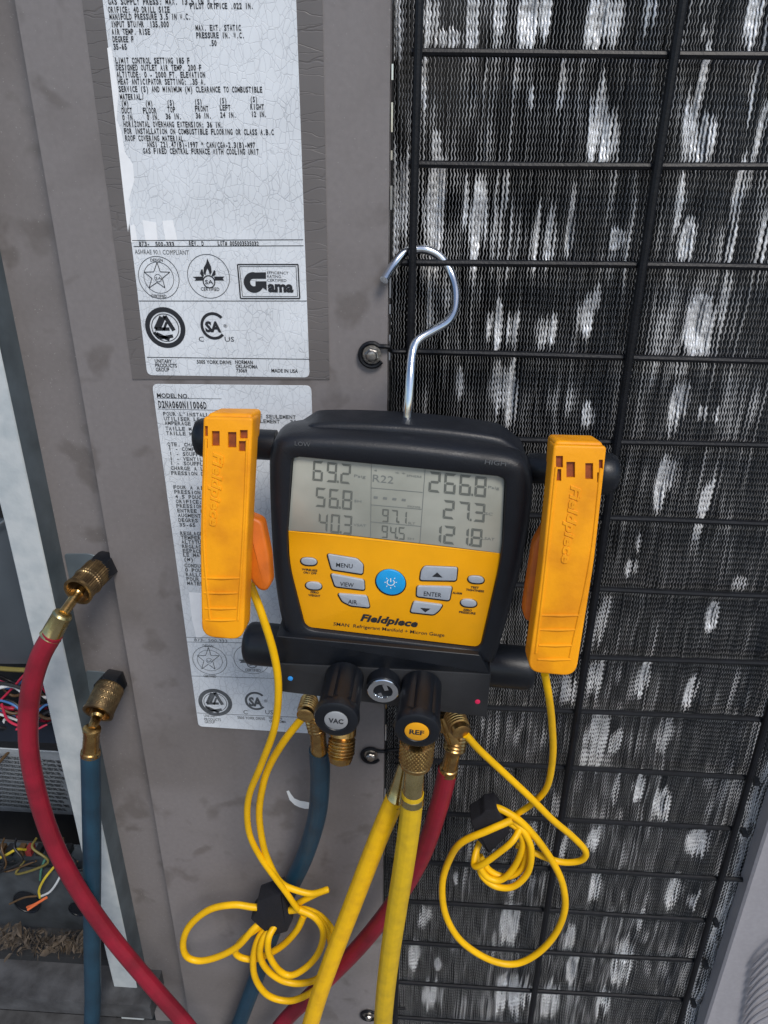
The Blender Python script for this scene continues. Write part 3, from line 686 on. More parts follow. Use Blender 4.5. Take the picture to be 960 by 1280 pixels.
for (cx, cy, rx, ry) in ((34,1127,17,13),(97,1136,11,8)):
    c = fr.l(cx, cy); k = msz(cx, cy, .034); asp = 1.5
    o = [(c.x+rx*k*math.cos(a), c.y+ry*k*asp*math.sin(a)) for a in np.linspace(0, 2*math.pi, 28, endpoint=False)]
    L = [[fr.w((*p, .0004)) for p in o], [fr.w((*p, .0016)) for p in o], [fr.w((*p, .0016)) for p in inset(o, .0014)], [fr.w((*p, .0008)) for p in inset(o, .0018)]]
    MB().loft(L).build('grommet', M['black'], tray)
for i, (px, mt) in enumerate(((3,'w_brown'),(14,'w_black'),(28,'w_brown'),(38,'tred'),(50,'w_black'),(62,'w_black'),(74,'w_brown'),(86,'w_black'))):
    c = at(px, 1062, .045); MB().box((c.x-.003,.040,c.z-.004),(c.x+.003,.05,c.z+.004)).build('terminal', M[mt], tray)
def wirething(cat_lab, path, r, mt, grp='loose wires in the wiring bay'):
    o = MB().tube(cpath(path, 8), r, 8).build('electric_wire', M[mt], None)
    o['label'] = cat_lab; o['category'] = 'wire'; o['group'] = grp; return o
wirething('thick pink red wire crossing the top of the wiring bay', [(-40,915,.02),(0,921,.02),(28,905,.025),(70,912,.03)], .0022, 'w_pink')
wirething('red wire curling down over the silver instruction label', [(2,880,.02),(10,900,.02),(30,908,.02),(55,902,.03),(70,900,.04)], .0012, 'w_red')
wirething('pale blue wire at the top of the wiring bay', [(-30,878,.03),(10,890,.03),(40,902,.03),(70,905,.04)], .0014, 'w_blue')
wirething('dull white wire beside the pale blue wire', [(-30,884,.025),(10,896,.028),(45,908,.03),(72,900,.04)], .0012, 'w_white')
wirething('red wire sloping down at the left frame edge above the label', [(-30,938,.018),(0,925,.018),(25,908,.02),(20,890,.03)], .0016, 'w_red')
wirething('thin black wire looping near the galvanised channel', [(-20,850,.03),(20,858,.03),(50,872,.03),(66,890,.04)], .0016, 'w_black')
wirething('olive wire end at the upper left of the bay', [(-30,832,.03),(5,836,.03),(40,838,.03)], .0022, 'w_olive')
wirething('brown wire running down beside the silver label', [(22,915,.02),(14,935,.02),(0,952,.02),(-20,975,.02)], .0014, 'w_brown')
wirething('black wire crossing behind the red hose', [(-20,905,.035),(20,920,.03),(60,928,.035),(76,915,.04)], .0018, 'w_black')
wirething('yellow wire across the terminals', [(-20,1080,.03),(5,1070,.03),(20,1062,.03),(32,1062,.04)], .0014, 'w_yellow')
wirething('yellow wire looping down to the orange wire nut', [(68,1083,.03),(56,1098,.025),(49,1112,.025),(50,1122,.025)], .0013, 'w_yellow')
wirething('white wire joining the orange wire from the red hose side', [(78,1090,.028),(70,1105,.024),(62,1115,.024),(52,1120,.025)], .0012, 'w_white')
wirething('orange wire folded out of the grommet hole', [(34,1134,.025),(44,1130,.02),(58,1122,.02),(50,1127,.02),(38,1135,.02),(35,1137,.02)], .0013, 'w_orange')
wirething('dark green wire above the grommet hole', [(58,1070,.035),(52,1085,.03),(50,1100,.03)], .0012, 'w_green')
wirething('dark red wire leaving the grommet hole to the left', [(12,1130,.022),(30,1122,.02),(46,1120,.02)], .0010, 'w_brown')
har = thing('wire_harness', at(20, 890, .04), 'tangle of coloured wires bundled at the top of the wiring bay', 'wires')
random.seed(11)
cols = ['w_black','w_pink','w_blue','w_black','w_red','w_white','w_brown','w_black','w_red','w_black','w_blue','w_brown','w_olive','w_black','w_pink','w_black','w_green','w_black','w_red','w_black','w_brown','w_black']
for i, c_ in enumerate(cols):
    y0 = 848+i*3.6; ph = random.random()*6; Y0 = random.uniform(.02, .06)
    P = [(-50+k*22, y0+random.gauss(0,6)+8*math.sin(k*1.1+ph), Y0+random.uniform(-.008,.008)) for k in range(7)]
    MB().tube(cpath(P, 6), random.choice((.0011,.0014,.0018)), 8).build('wire', M[c_], har, 60)
for (x, y) in ((38,892),(8,905)):
    c = at(x, y, .028); MB().lathe(c, (1,0,.3), [(0,.006),(.0025,.006)], 16).build('cable_tie', M['w_white'], har)
har2 = thing('wire_harness', at(20, 1068, .04), 'thin wires looping between the terminals and the grey tray', 'wires')
for i, c_ in enumerate(['w_black','w_brown','w_black','w_red','w_black','w_olive','w_black','w_brown']):
    x0 = random.uniform(-5, 90); P = [(x0, 1048, .038), (x0+random.gauss(0,5), 1060, .026), (x0+random.gauss(5,12), 1078, .022), (x0+random.gauss(0,22), 1090+random.gauss(0,6), .028), (x0+random.gauss(0,26), 1076, .036)]
    MB().tube(cpath(P, 6), random.choice((.0010,.0013)), 8).build('wire', M[c_], har2, 60)
# base ledge and floor of the bay, leaves
slab('base_ledge', [(-120,1186),(140,1200),(150,1400),(-120,1400)], .02, .02, M['dark'], bay)
M['ledge'] = mat('dirty_ledge', (.075,.077,.082), .8, col2=(.03,.03,.032), vscale=40, bump=.5, bscale=150)
lf = MB(); a = at(-150,1195,.02); zf = at(50,1196,.02).z
lf.box((a.x-.1, -.10, zf-.12), (xg1+.03, .019, zf-.10)); lf.build('bay_floor', M['ledge'], bay)
ld = MB(); zf2 = at(60,1240,-.0).z
lf = MB(); lf.box((a.x-.1, -.02, zf-.03), (xg1+.02, .25, zf-.008)); lf.build('base_rail', M['ledge'], bay)
lv = MB(); random.seed(5)
for i in range(520):
    px = random.uniform(-5, 118); py = 1163+px*.06+random.gauss(11, 7); Y = random.uniform(.0, .04)
    c = at(px, py, Y); s = random.choice((random.uniform(.0015,.004), random.uniform(.004,.009))); q = Vector((random.gauss(0,1), random.gauss(0,1), random.gauss(0,.6))).normalized(); e = q.orthogonal().normalized(); e2 = q.cross(e)
    wd = random.choice((.05, .10, .3, .45)); P = [c+e*s*math.cos(t)+e2*s*wd*math.sin(t)+q*s*.2*math.cos(2*t) for t in np.linspace(0, 2*math.pi, 7)[:-1]]
    lv.add(P, [tuple(range(6))])
o = lv.build('dry_leaves', M['leaf'], None, 0, kind='stuff', label='dry leaves and twigs caught below the metal tray', category='leaves')

# ------------------------------------------------------------------ manifold gauge
YD = -.082
th = .055
O = at(497, 690, YD)
DF = Frame(O, Vector((math.cos(th), 0, -math.sin(th))), Vector((math.sin(th), 0, math.cos(th))))
gauge = thing('manifold_gauge', at(480, 860, YD+.03), 'yellow and black digital refrigerant manifold gauge hanging on the wire guard', 'manifold gauge')
d2 = lambda x, y, h=0: tuple(DF.l(x, y, h)[:2])
outer = smooth_closed([d2(*p, .002) for p in [(334,600),(337,562),(352,547),(400,545),(500,552),(600,564),(645,572),(664,588),(667,625),(656,700),(641,760),(621,826),(608,833),(560,829),(470,815),(372,804),(354,794),(340,720)]], 6)
inner = rpoly([d2(*p, .0) for p in [(366,569),(632,595),(627,692),(600,810),(382,784),(361,700),(360,664)]], [.0035,.005,.02,.006,.006,.02,.02], 8)
N = 144; ctr = np.array(d2(492, 690, 0)); O1 = resample(outer, N, ctr); I1 = resample(inner, N, ctr)
def lp(P, h, ins=0): return [DF.w((*p, h)) for p in (inset(P, ins) if ins else P)]
DEP = -.042
loops = [lp(O1, DEP, .010), lp(O1, DEP+.004, .004), lp(O1, DEP+.012, .0015), lp(O1, -.018, 0), lp(O1, -.006, .0), lp(O1, -.001, .0012), lp(O1, .0022, .004), lp(O1, .003, .0065)]
loops += [lp(I1, .003, -.0012), lp(I1, .0022, -.0003), lp(I1, -.0012, 0)]
MB().loft(loops).build('rubber_boot', M['rubber'], gauge, 50)
# top cap and hook socket
top = smooth_closed([d2(*p, -.02) for p in [(368,556),(384,530),(412,524),(505,527),(600,537),(636,548),(648,575),(500,575)]], 6)
MB().prism(DF, top, -.038, -.012, .004).build('top_cap', M['rubber'], gauge, 50)
def plate(name, pix, h0, h1, mt, par, r=.001, bev=.0003, **k):
    rr = r
    return MB().prism(DF, rpoly([d2(*p, h1) for p in pix], rr, 6), h0, h1, bev, 2).build(name, mt, par, **k)
face = plate('faceplate', [(360.5,664),(420,668),(480,675),(560,684),(627,692.5),(600,809),(382,783.5),(362,705)], -.002, -.0002, M['yel'], gauge, [.0002,.02,.02,.02,.0002,.005,.005,.03])
# LCD
lm = bpy.data.materials.new('lcd_glass'); lm.use_nodes = True; t = lm.node_tree; p = t.nodes['Principled BSDF']
n = t.nodes.new('ShaderNodeTexNoise'); n.inputs['Scale'].default_value = 17; n.inputs['Detail'].default_value = 4; tc = t.nodes.new('ShaderNodeTexCoord'); t.links.new(tc.outputs['Object'], n.inputs['Vector'])
r_ = t.nodes.new('ShaderNodeValToRGB'); r_.color_ramp.elements[0].position = .3; r_.color_ramp.elements[1].position = .68
r_.color_ramp.elements[0].color = (.24,.25,.215,1); r_.color_ramp.elements[1].color = (.41,.42,.37,1)  # uneven glare painted into the screen's base colour as noise
t.links.new(n.outputs['Fac'], r_.inputs['Fac']); t.links.new(r_.outputs[0], p.inputs['Base Color'])
p.inputs['Roughness'].default_value = .32; p.inputs['Coat Weight'].default_value = .5; p.inputs['Coat Roughness'].default_value = .15
disp = plate('display', [(367,570),(631,596),(626.5,692),(560,683.5),(480,674.5),(420,667.5),(360.5,663.5)], -.002, -.0006, lm, gauge, [.003,.004,.0004,.02,.02,.02,.0004])
k5 = lambda x, y: (340+x/2.8235, 500+y/2.8235)
HS = -.0004
def seg_digit(mb, ch, x, y, w_, h_, sl=.10, h=HS, tk=.21):
    """seven segment digit; x,y top-left crop pixels"""
    on = {'0':'abcdef','1':'bc','2':'abged','3':'abgcd','4':'fgbc','5':'afgcd','6':'afgedc','7':'abc','8':'abcdefg','9':'abcfgd','-':'g'}[ch]
    def P(u, v):                                       # u 0..1 right, v 0..1 down; dial follows the tilt of the gauge
        return k5(x+u*w_-sl*w_*v*1.0+.0, y+v*h_+u*w_*.10)
    t2 = tk; tv = tk*w_/h_; g = .03
    S_ = dict(a=[(g,0),(1-g,0),(1-t2,tv),(t2,tv)], d=[(t2,1-tv),(1-t2,1-tv),(1-g,1),(g,1)], g=[(t2*.6,.5),(t2*1.1,.5-tv/2),(1-t2*1.1,.5-tv/2),(1-t2*.6,.5),(1-t2*1.1,.5+tv/2),(t2*1.1,.5+tv/2)],
        f=[(0,g*.6),(t2,tv+g*.5),(t2,.5-tv*.6),(0,.5-g*.5)], b=[(1,g*.6),(1,.5-g*.5),(1-t2,.5-tv*.6),(1-t2,tv+g*.5)], e=[(0,.5+g*.5),(t2,.5+tv*.6),(t2,1-tv-g*.5),(0,1-g*.6)], c=[(1,.5+g*.5),(1,1-g*.6),(1-t2,1-tv-g*.5),(1-t2,.5+tv*.6)])
    for s_ in on: poly(mb, DF, [P(*q) for q in S_[s_]], h)
def number(mb, s, x, y, w_, h_, step):
    i = 0
    for ch in s:
        if ch == '.':
            xx = x+i*step-step+w_-1; yy = y+h_+i*step*.1-1; mb = MB(); poly(mb, DF, [k5(xx,yy-9), k5(xx+5.5,yy-8), k5(xx+5.5,yy), k5(xx,yy-1)], HS+.00005); mb.build('decimal_point', M['seg'], disp, 0); continue
        mb = MB(); seg_digit(mb, ch, x+i*step, y+i*step*.10, w_, h_); mb.build('lcd_digit', M['seg'], disp, 0); i += 1
sg = None
number(sg, '69.2', 146, 214, 36, 70, 49); number(sg, '56.8', 156, 308, 35, 68, 47); number(sg, '40.3', 166, 398, 32, 66, 43)
number(sg, '266.8', 556, 252, 41, 72, 54); number(sg, '27.3', 606, 352, 40, 66, 54); number(sg, '121.8', 560, 438, 40, 64, 48)
number(sg, '97.1', 390, 384, 23, 46, 32); number(sg, '94.5', 388, 442, 22, 44, 30)
s2 = MB()
for a, b in (((351,222),(348,487)),((541,238),(522,505)),((350,310),(532,326)),((350,370),(528,386)),((348,430),(525,446))): line(s2, DF, k5(*a), k5(*b), .8, HS)
for i in range(4): poly(s2, DF, [k5(360+i*33,339+i*3), k5(374+i*33,341+i*3), k5(372+i*33,349+i*3), k5(358+i*33,347+i*3)], HS)
s2.build('lcd_mark', M['seg_soft'], disp, 0)
def TD(b, s, x0, x1, y, h, y1=None, crop=5, **k):
    oy = 500 if crop == 5 else 650
    put(b, DF, s, 340+x0/2.8235, 340+x1/2.8235, oy+y/2.8235, h, x1y=oy+(y1 if y1 is not None else y+(x1-x0)*.10)/2.8235, **k)
for s, x0, x1, y, h in (("Psig",290,330,272,3.6),("SH",290,315,360,3.2),("VSAT",287,332,444,3.2),("R22",355,428,288,9.5),("4",360,370,252,3),("* *",435,470,264,4),("SPHERE",475,528,270,2.8),("microns",478,523,378,3.6),("SLT",480,505,438,3),("SH",478,500,492,2.6),("Psig",762,802,312,3.6),("SC",752,778,405,3.4),("LSAT",740,785,492,3.4)):
    TD('lcd', s, x0, x1, y, h, hh=HS)
# embossed LOW / HIGH on the boot
TD('boot', "LOW", 80, 135, 160, 5.5, hh=.0034); TD('boot', "HIGH", 750, 825, 226, 6, hh=.0034, bold=.01)
# buttons
k6 = lambda x, y: (340+x/2.8235, 650+y/2.8235)
def button(pix, name='button', mt='btn', r=.0016):
    px = [k6(*p) for p in pix]
    b = MB().prism(DF, inset(rpoly([d2(*p, 0) for p in px], r, 5), -.0006), -.0004, .00015, 0).build('button_rim', M['black'], face)
    o = MB().prism(DF, rpoly([d2(*p, .001) for p in px], r, 5), -.0004, .0012, .0006, 3).build(name, M[mt], face); return o
button([(195,120),(300,137),(322,158),(320,192),(210,175)]); button([(207,190),(325,212),(327,248),(222,235)]); button([(232,260),(335,268),(345,310),(278,303),(248,288)])
button([(538,163),(655,168),(650,215),(522,213),(526,180)]); button([(512,233),(636,236),(626,285),(510,270)]); button([(500,287),(603,300),(588,322),(570,335),(488,326)])
for (cx, cy) in ((130,147),(147,233),(720,211),(694,294)):
    button([(cx+28*math.copysign(abs(math.cos(a))**.7, math.cos(a)), cy+math.sin(a)*13+math.cos(a)*2.5) for a in np.linspace(0, 2*math.pi, 20, endpoint=False)], 'oval_button', r=.0002)
circ = [(419+52*math.cos(a), 220+44*math.sin(a)+5*math.cos(a)) for a in np.linspace(0, 2*math.pi, 40, endpoint=False)]
pbn = button(circ, 'power_button', 'blue_btn', .00005)
pw = MB(); c0 = k6(419, 220)
disc(pw, DF, *c0, 4.0, 5.0, .00135, a0=R(130), a1=R(410)); line(pw, DF, k6(419,206), k6(419,219), 1.1, .00135)
for a in range(0, 360, 45):
    if a == 270: continue
    ca, sa = math.cos(R(a)), math.sin(R(a)); line(pw, DF, k6(419+17*ca,220+17*sa), k6(419+22*ca,220+22*sa), 1.0, .00135)
pw.build('power_symbol', M['white'], pbn if False else face, 0)
ar = MB(); poly(ar, DF, [k6(565,200),k6(602,203),k6(583,185)], .0014); poly(ar, DF, [k6(523,310),k6(560,313),k6(541,326)][::-1], .0014); ar.build('arrow_mark', M['ink'], face, 0)
for s, x0, x1, y, h in (("MENU",226,284,165,5.4),("VIEW",240,288,233,5.4),("AIR",268,300,295,5.4),("ENTER",535,597,267,5.6)): TD('face', s, x0, x1, y, h, crop=6, hh=.0014, bold=.004)
for s, x0, x1, y in (("WIRELESS",105,160,177),("ON / OFF",111,157,188),("ZERO",134,165,257),("WEIGHT",128,170,268),("TEST",701,730,240),("TIGHTNESS",684,748,249),("ZERO",674,705,320),("PRESSURE",660,718,328),("ALARM",637,670,260)): TD('face', s, x0, x1, y, 2.6, crop=6, hh=.0001, bold=.03)
TD('face', "Fieldpiece", 311, 513, 355, 8.6, y1=378, crop=6, hh=.0001, bold=.045, shear=.25, space=1.04)
TD('face', "SMAN  Refrigerant Manifold + Micron Gauge", 217, 608, 372, 4.2, y1=412, crop=6, hh=.0001, bold=.004)
# hook
hpts = [(509,522,-.052),(511,500,-.050),(513,470,-.045),(516,440,-.036),(523,425,-.032),(540,414,-.026),(558,403,-.018),(568,388,-.010),(570,365,-.001),(564,342,.007),(551,322,.0095),(535,313,.0095),(518,312,.0095),(504,317,.006),(492,331,.0),(480,350,-.010)]
HP = cpath(hpts, 8); MB().tube(HP, .0028, 16).build('hook', M['chrome'], gauge, 60)
# side rods with round ends
def rod(px0, px1, py, Y, rpx, name='side_rod', prof=None, dy=0, mt='black'):
    a = at(px0, py, Y); b = at(px1, py, Y); b.z = a.z-dy; k = msz(px0, py, Y); d = b-a; Ln = d.length
    if prof is None: prof = [(0,0),(.0005,rpx*.8),(.003,rpx),(Ln,rpx)]
    return MB().lathe(a, d, [(t if t < 1e3 else Ln, r*k if r > .02 else r) for t, r in prof], 40).build(name, M[mt], gauge, 40)
rod(254, 345, 552, -.058, 19, dy=.001)
def capend(px, py, Y, rpx, sgn, name='rod_end'):
    c = at(px, py, Y); k = msz(px, py, Y); r = rpx*k
    MB().lathe(c, (sgn, 0, -.03), [(-.012,r*.55),(-.006,r*.97),(-.002,r),(.003,r*.97),(.006,r*.85),(.008,r*.5),(.0085,0)], 40).build(name, M['black'], gauge, 40)
capend(259, 547, -.060, 25, -1)
rod(655, 745, 585, -.058, 19); capend(756, 592, -.056, 27, 1)
# lower bar and manifold block
def capsule(px0, px1, py, Y, rpx, name, dz):
    a = at(px0, py, Y); k = msz(px0, py, Y); r = rpx*k; b = at(px1, py, Y); b = Vector((b.x, Y, a.z-dz)); d = b-a; Ln = d.length
    MB().lathe(a, d, [(0,r*.55),(.0015,r*.8),(.004,r*.96),(.007,r),(Ln-.007,r),(Ln-.003,r*.94),(Ln-.001,r*.8),(Ln,r*.5)], 48).build(name, M['black'], gauge, 40)
capsule(305, 672, 803, -.060, 27, 'lower_bar', .012)
BF = Frame(at(478, 860, -.090), DF.u, DF.v)
b2 = lambda x, y: tuple(BF.l(x, y, 0)[:2])
MB().prism(BF, rpoly([b2(343,829), b2(614,843), b2(608,897), b2(345,864)], .001), -.04, 0, .0008, 2).build('manifold_block', M['block'], gauge)
bf = MB().prism(BF, rpoly([b2(345,796), b2(600,820), b2(612,844), b2(345,830)], .001), -.04, -.0008, .0006, 2); bf.build('block_shoulder', M['black'], gauge, 50)
for (px, py, mt) in ((363,848,'bluecap'),(597,877,'redcap')):
    c = BF.w(BF.l(px, py, 0)); MB().lathe(c, BF.n, [(0,.0018),(.0004,.0017),(.0007,.0008)], 20).build('colour_dot', M[mt], gauge)
# sight glass
c = BF.w(BF.l(479, 861, .006)); k = msz(479, 861, -.09); nrm = (BF.n+Vector((0,0,-.12))).normalized()
MB().lathe(c-nrm*.012, nrm, [(0,21*k),(.013,21*k)], 40).build('sight_glass_mount', M['black'], gauge)
MB().lathe(c, nrm, [(0,19.5*k),(.0022,19.5*k),(.0026,18.6*k),(.0026,12*k),(.0012,11*k),(.0002,10.8*k)], 48).build('sight_glass_ring', M['chrome'], gauge)
MB().lathe(c+nrm*.0003, nrm, [(0,10.9*k),(.0006,10.9*k)], 40).build('sight_glass_window', M['black'], gauge)
sb_ = MB(); u = nrm.cross(Vector((0,0,1))).normalized(); v = u.cross(nrm)
for (x, y, a, wx, wy) in ((3,6,-.3,2.6,5.0),(-3.5,-6.5,-.3,2.2,3.0)):
    ca, sa = math.cos(a), math.sin(a); q = c+nrm*.0009-u*x*k+v*y*k
    P = [q+(u*(ca*i-sa*j)+v*(sa*i+ca*j)) for i, j in ((-wx*k,-wy*k),(wx*k,-wy*k),(wx*k,wy*k),(-wx*k,wy*k))]; P2_ = [p_+nrm*.0012 for p_ in P]; sb_.loft([P, P2_])
sb_.build('sight_glass_tab', M['chrome'], gauge)
# valve knobs, pointing at the viewer
def knob(bx, by, cx, cy, rpx, text, capmat, b):
    Yb = -.091; a = at(bx, by, Yb); Yc = -.132; e = at(cx, cy, Yc); d = e-a; Ln = d.length; kk = msz(cx, cy, Yc); r = rpx*kk
    lob = lambda th_, t_: (-.0016*max(0, math.cos(6*th_))**4 if .004 < t_ < Ln-.006 else 0)
    prof = [(0,r*.86),(.0005,r*.93)]+[(t_, r*(.93+.04*t_/Ln)) for t_ in np.linspace(.002, Ln-.009, 8)]+[(Ln-.0085,r*1.0),(Ln-.004,r*1.04),(Ln-.001,r*.98),(Ln,r*.86),(Ln,r*.60),(Ln-.0006,r*.56)]
    MB().lathe(a, d, prof, 72, lob).build('valve_knob', M['black'], gauge, 40)
    dn = d.normalized()
    MB().lathe(e-dn*.001, dn, [(0,r*.53),(.0009,r*.53),(.0012,r*.49)], 40).build('knob_cap', M[capmat], gauge)
    kf = Frame(e, dn.cross(Vector((0,0,1))).normalized()*-1 if dn.cross(Vector((0,0,1))).x < 0 else dn.cross(Vector((0,0,1))), Vector((0,0,1)))
    kf = Frame(e, Vector((1,0,0))-dn*dn.x, Vector((0,0,1))); 
    wpx = 9.5
    put(b, kf, text, cx-wpx, cx+wpx*.95, cy+2.2, 5.6, hh=.0004, bold=.03, x1y=cy+4.2)
knob(431, 846, 420, 901, 28, "VAC", 'silvercap', 'knobs')
knob(527, 856, 521, 915, 29, "REF", 'ochre_cap', 'knobs')

# brass fittings -----------------------------------------------------
def fitting(name, a, b, prof, mt, par, n=40, mod=None, sm=35):
    """profile in fractions of length, radius in pixels"""
    A, B_ = at(*a), at(*b); d = B_-A; Ln = d.length; k = msz(*a)
    return MB().lathe(A, d, [(t*Ln, r*k) for t, r in prof], n, (lambda th_, t_: mod(th_, t_/Ln)*k) if mod else None).build(name, M[mt], par, sm)
def threads(r, n, t0=0, t1=1, dp=1.4):
    P = []
    for i in range(n):
        a = t0+(t1-t0)*i/n; s_ = (t1-t0)/n; P += [(a, r-dp), (a+s_*.35, r), (a+s_*.6, r), (a+s_*.95, r-dp)]
    return P
def knurl(amp, kt, kz): return lambda th_, t_: (amp*(abs(math.sin(kt*th_+kz*t_))+abs(math.sin(kt*th_-kz*t_)))-amp) if .06 < t_ < .94 else 0
fitting('side_port', (388,872,-.066), (381,896,-.085), [(0,9)]+threads(11.5,6,.12,.75,1.6)+[(.76,9),(.8,10.5),(.95,10.5),(1,8),(1,0)], 'brass', gauge)
fitting('vacuum_port', (430,892,-.070), (425,957,-.085), [(0,17),(.4,17),(.45,14)]+threads(17,5,.46,.78,2)+[(.79,13),(.82,15.5),(.93,13.5),(.96,8),(.98,7),(.98,0)], 'brass', gauge)
fitting('side_port', (566,890,-.066), (577,917,-.085), [(0,9)]+threads(13.5,6,.12,.75,1.8)+[(.76,10),(.8,12),(.95,11),(1,8),(1,0)], 'brass', gauge)
fitting('hose_stub', (555,890,-.062), (568,925,-.066), [(0,15),(.5,15),(.55,11),(1,11)], 'brass', gauge)

# ------------------------------------------------------------------ hoses
def hose(name, lab, path, wpx, mt, cat='hose', parts=(), ridge=0, per=10, n=20, base=None):
    P = cpath(path, per); r = [wpx/2*msz(*path[0])]*len(P)
    if isinstance(wpx, tuple): r = [(wpx[0]+(wpx[1]-wpx[0])*i/(len(P)-1))/2*.001 for i in range(len(P))]
    t_ = thing(name, P[0], lab, cat)
    MB().tube(P, r, 72, mod=lambda a: .00005*math.cos(9*a)+.00004*math.cos(18*a)).build('hose_tube', M[mt], t_, 60); return t_
yr = -.040
red = hose('refrigerant_hose', 'crimson red refrigerant hose curving from the upper service port to the manifold', [(66,792,-.050),(50,822,-.052),(39,860,-.054),(35,905,-.055),(38,950,-.056),(50,1005,-.057),(70,1060,-.058),(100,1115,-.06),(140,1172,-.062),(190,1232,-.064),(240,1290,-.066),(275,1345,-.07),(310,1350,-.06),(350,1283,-.045),(400,1233,-.042),(450,1182,-.042),(495,1125,-.045),(527,1070,-.05),(548,1010,-.055),(560,962,-.060)], 25.5, 'rhose')
blu = hose('refrigerant_hose', 'dark blue refrigerant hose hanging straight from the lower service port', [(113,941,-.042),(114,1000,-.043),(115,1080,-.044),(115,1160,-.044),(116,1240,-.045),(118,1320,-.045),(150,1400,-.04),(240,1390,-.03),(285,1310,-.028),(310,1250,-.026),(335,1180,-.024),(358,1120,-.024),(381,1070,-.03),(396,1020,-.04),(400,975,-.052),(399,937,-.062)], 24, 'bhose')
yh1 = hose('charging_hose', 'dull yellow charging hose screwed under the orange REF knob', [(516,990,-.105),(512,1030,-.106),(505,1080,-.108),(497,1130,-.108),(488,1190,-.108),(481,1250,-.106),(476,1320,-.10)], 28, 'yhose')
yh2 = hose('charging_hose', 'brighter yellow charging hose slanting down behind the vertical yellow hose', [(494,998,-.082),(480,1030,-.084),(462,1075,-.085),(441,1130,-.086),(418,1190,-.087),(397,1250,-.087),(377,1320,-.086)], 25, 'yhose2')
# moulded seam ridges, a sub-millimetre rib along each hose
def rib(t_, path, off, mt, r=.0008):
    P = cpath(path, 8); MB().tube([p+Vector(off) for p in P], r, 6).build('moulded_rib', M[mt], t_, 60)
M['rhose_d'] = M['rhose']
# red hose ends
fitting('collar', (134,704,.010), (121,716,-.012), [(0,17),(.3,19),(.8,19),(1,16)], 'black', red, n=6)
fitting('knurled_nut', (124,712,-.006), (97,740,-.034), [(0,0),(0,14),(.04,17)]+[(t_,17) for t_ in np.linspace(.08,.45,10)]+[(.48,16),(.5,18),(.56,18),(.58,17)]+[(t_,16.6) for t_ in np.linspace(.6,.9,8)]+[(.93,18.5),(1,18.5),(1,15),(.8,14),(.6,10),(.6,0)], 'brass_dull', red, n=72, mod=lambda th_, t_: .4*math.cos(36*th_) if .07 < t_ < .9 else 0)
fitting('stem', (101,736,-.022), (79,767,-.046), [(0,6),(.2,8),(.3,6),(1,6)], 'brass', red)
fitting('ferrule', (80,765,-.045), (63,796,-.050), [(0,7),(.05,11),(.12,12.5),(.2,11.5),(.9,13),(1,14),(1,12)], 'brass_pale', red, n=36, mod=lambda th_, t_: .6*math.cos(12*th_) if .15 < t_ < .9 else 0)
fitting('ferrule', (569,930,-.064), (560,965,-.060), [(0,9.5),(.3,10),(.8,10.5),(.82,12),(1,12.5),(1,10)], 'brass', red)
fitting('elbow_nut', (575,905,-.060), (567,938,-.064), [(0,13)]+threads(14.5,7,.05,.95,1.5)+[(1,11)], 'brass', red)
# blue hose ends
fitting('collar', (142,852,.010), (134,862,-.012), [(0,17),(.3,18),(.8,18),(1,15)], 'black', blu, n=6)
fitting('knurled_nut', (139,857,-.006), (122,892,-.030), [(0,0),(0,14),(.04,17)]+[(t_,17.4) for t_ in np.linspace(.07,.86,28)]+[(.9,17.5),(.92,19),(1,19),(1,15.5),(.8,14),(.6,10),(.6,0)], 'brass_dull', blu, n=96, mod=lambda th_, t_: (.7*(abs(math.sin(16*th_+30*t_))+abs(math.sin(16*th_-30*t_)))-.7) if .07 < t_ < .87 else 0)
fitting('stem', (124,888,-.022), (115,912,-.040), [(0,5),(.1,8),(.3,8),(.4,6),(1,6)], 'brass', blu)
fitting('ferrule', (115,909,-.040), (113,943,-.042), [(0,7),(.05,11),(.15,11),(.2,10),(.85,10.3),(.88,12),(1,12.5),(1,10)], 'brass', blu, n=36, mod=lambda th_, t_: .5*math.cos(8*th_) if .2 < t_ < .85 else 0)
fitting('ferrule', (396,900,-.070), (399,940,-.062), [(0,7),(.2,10),(.8,10.4),(.84,11),(1,11.5),(1,9)], 'brass', blu)
fitting('elbow_nut', (390,888,-.066), (397,915,-.068), [(0,10)]+threads(12,6,.05,.95,1.3)+[(1,9)], 'brass', blu)
# yellow hose ends
fitting('knurled_nut', (522,924,-.106), (519,958,-.105), [(0,0),(0,18)]+[(t_,21) for t_ in np.linspace(.04,.74,30)]+[(.76,18.5),(.8,20),(.9,20),(.94,18),(.95,10),(1,10),(1,0)], 'brass', yh1, n=120, mod=lambda th_, t_: (1.3*(abs(math.sin(14*th_+22*t_))+abs(math.sin(14*th_-22*t_)))-1.3) if .03 < t_ < .75 else 0)
fitting('ferrule', (519,955,-.105), (515,1002,-.1055), [(0,10),(.05,11.5),(.08,12.5),(.78,13.5),(.8,12),(.84,12),(.86,14.5),(1,15.5),(1,13)], 'brass_pale', yh1, n=72, mod=lambda th_, t_: .7*math.cos(14*th_) if .08 < t_ < .78 else 0)
fitting('ferrule', (504,955,-.078), (493,1003,-.082), [(0,6),(.5,9),(.8,11),(.82,12),(1,13),(1,11)], 'brass_pale', yh2)

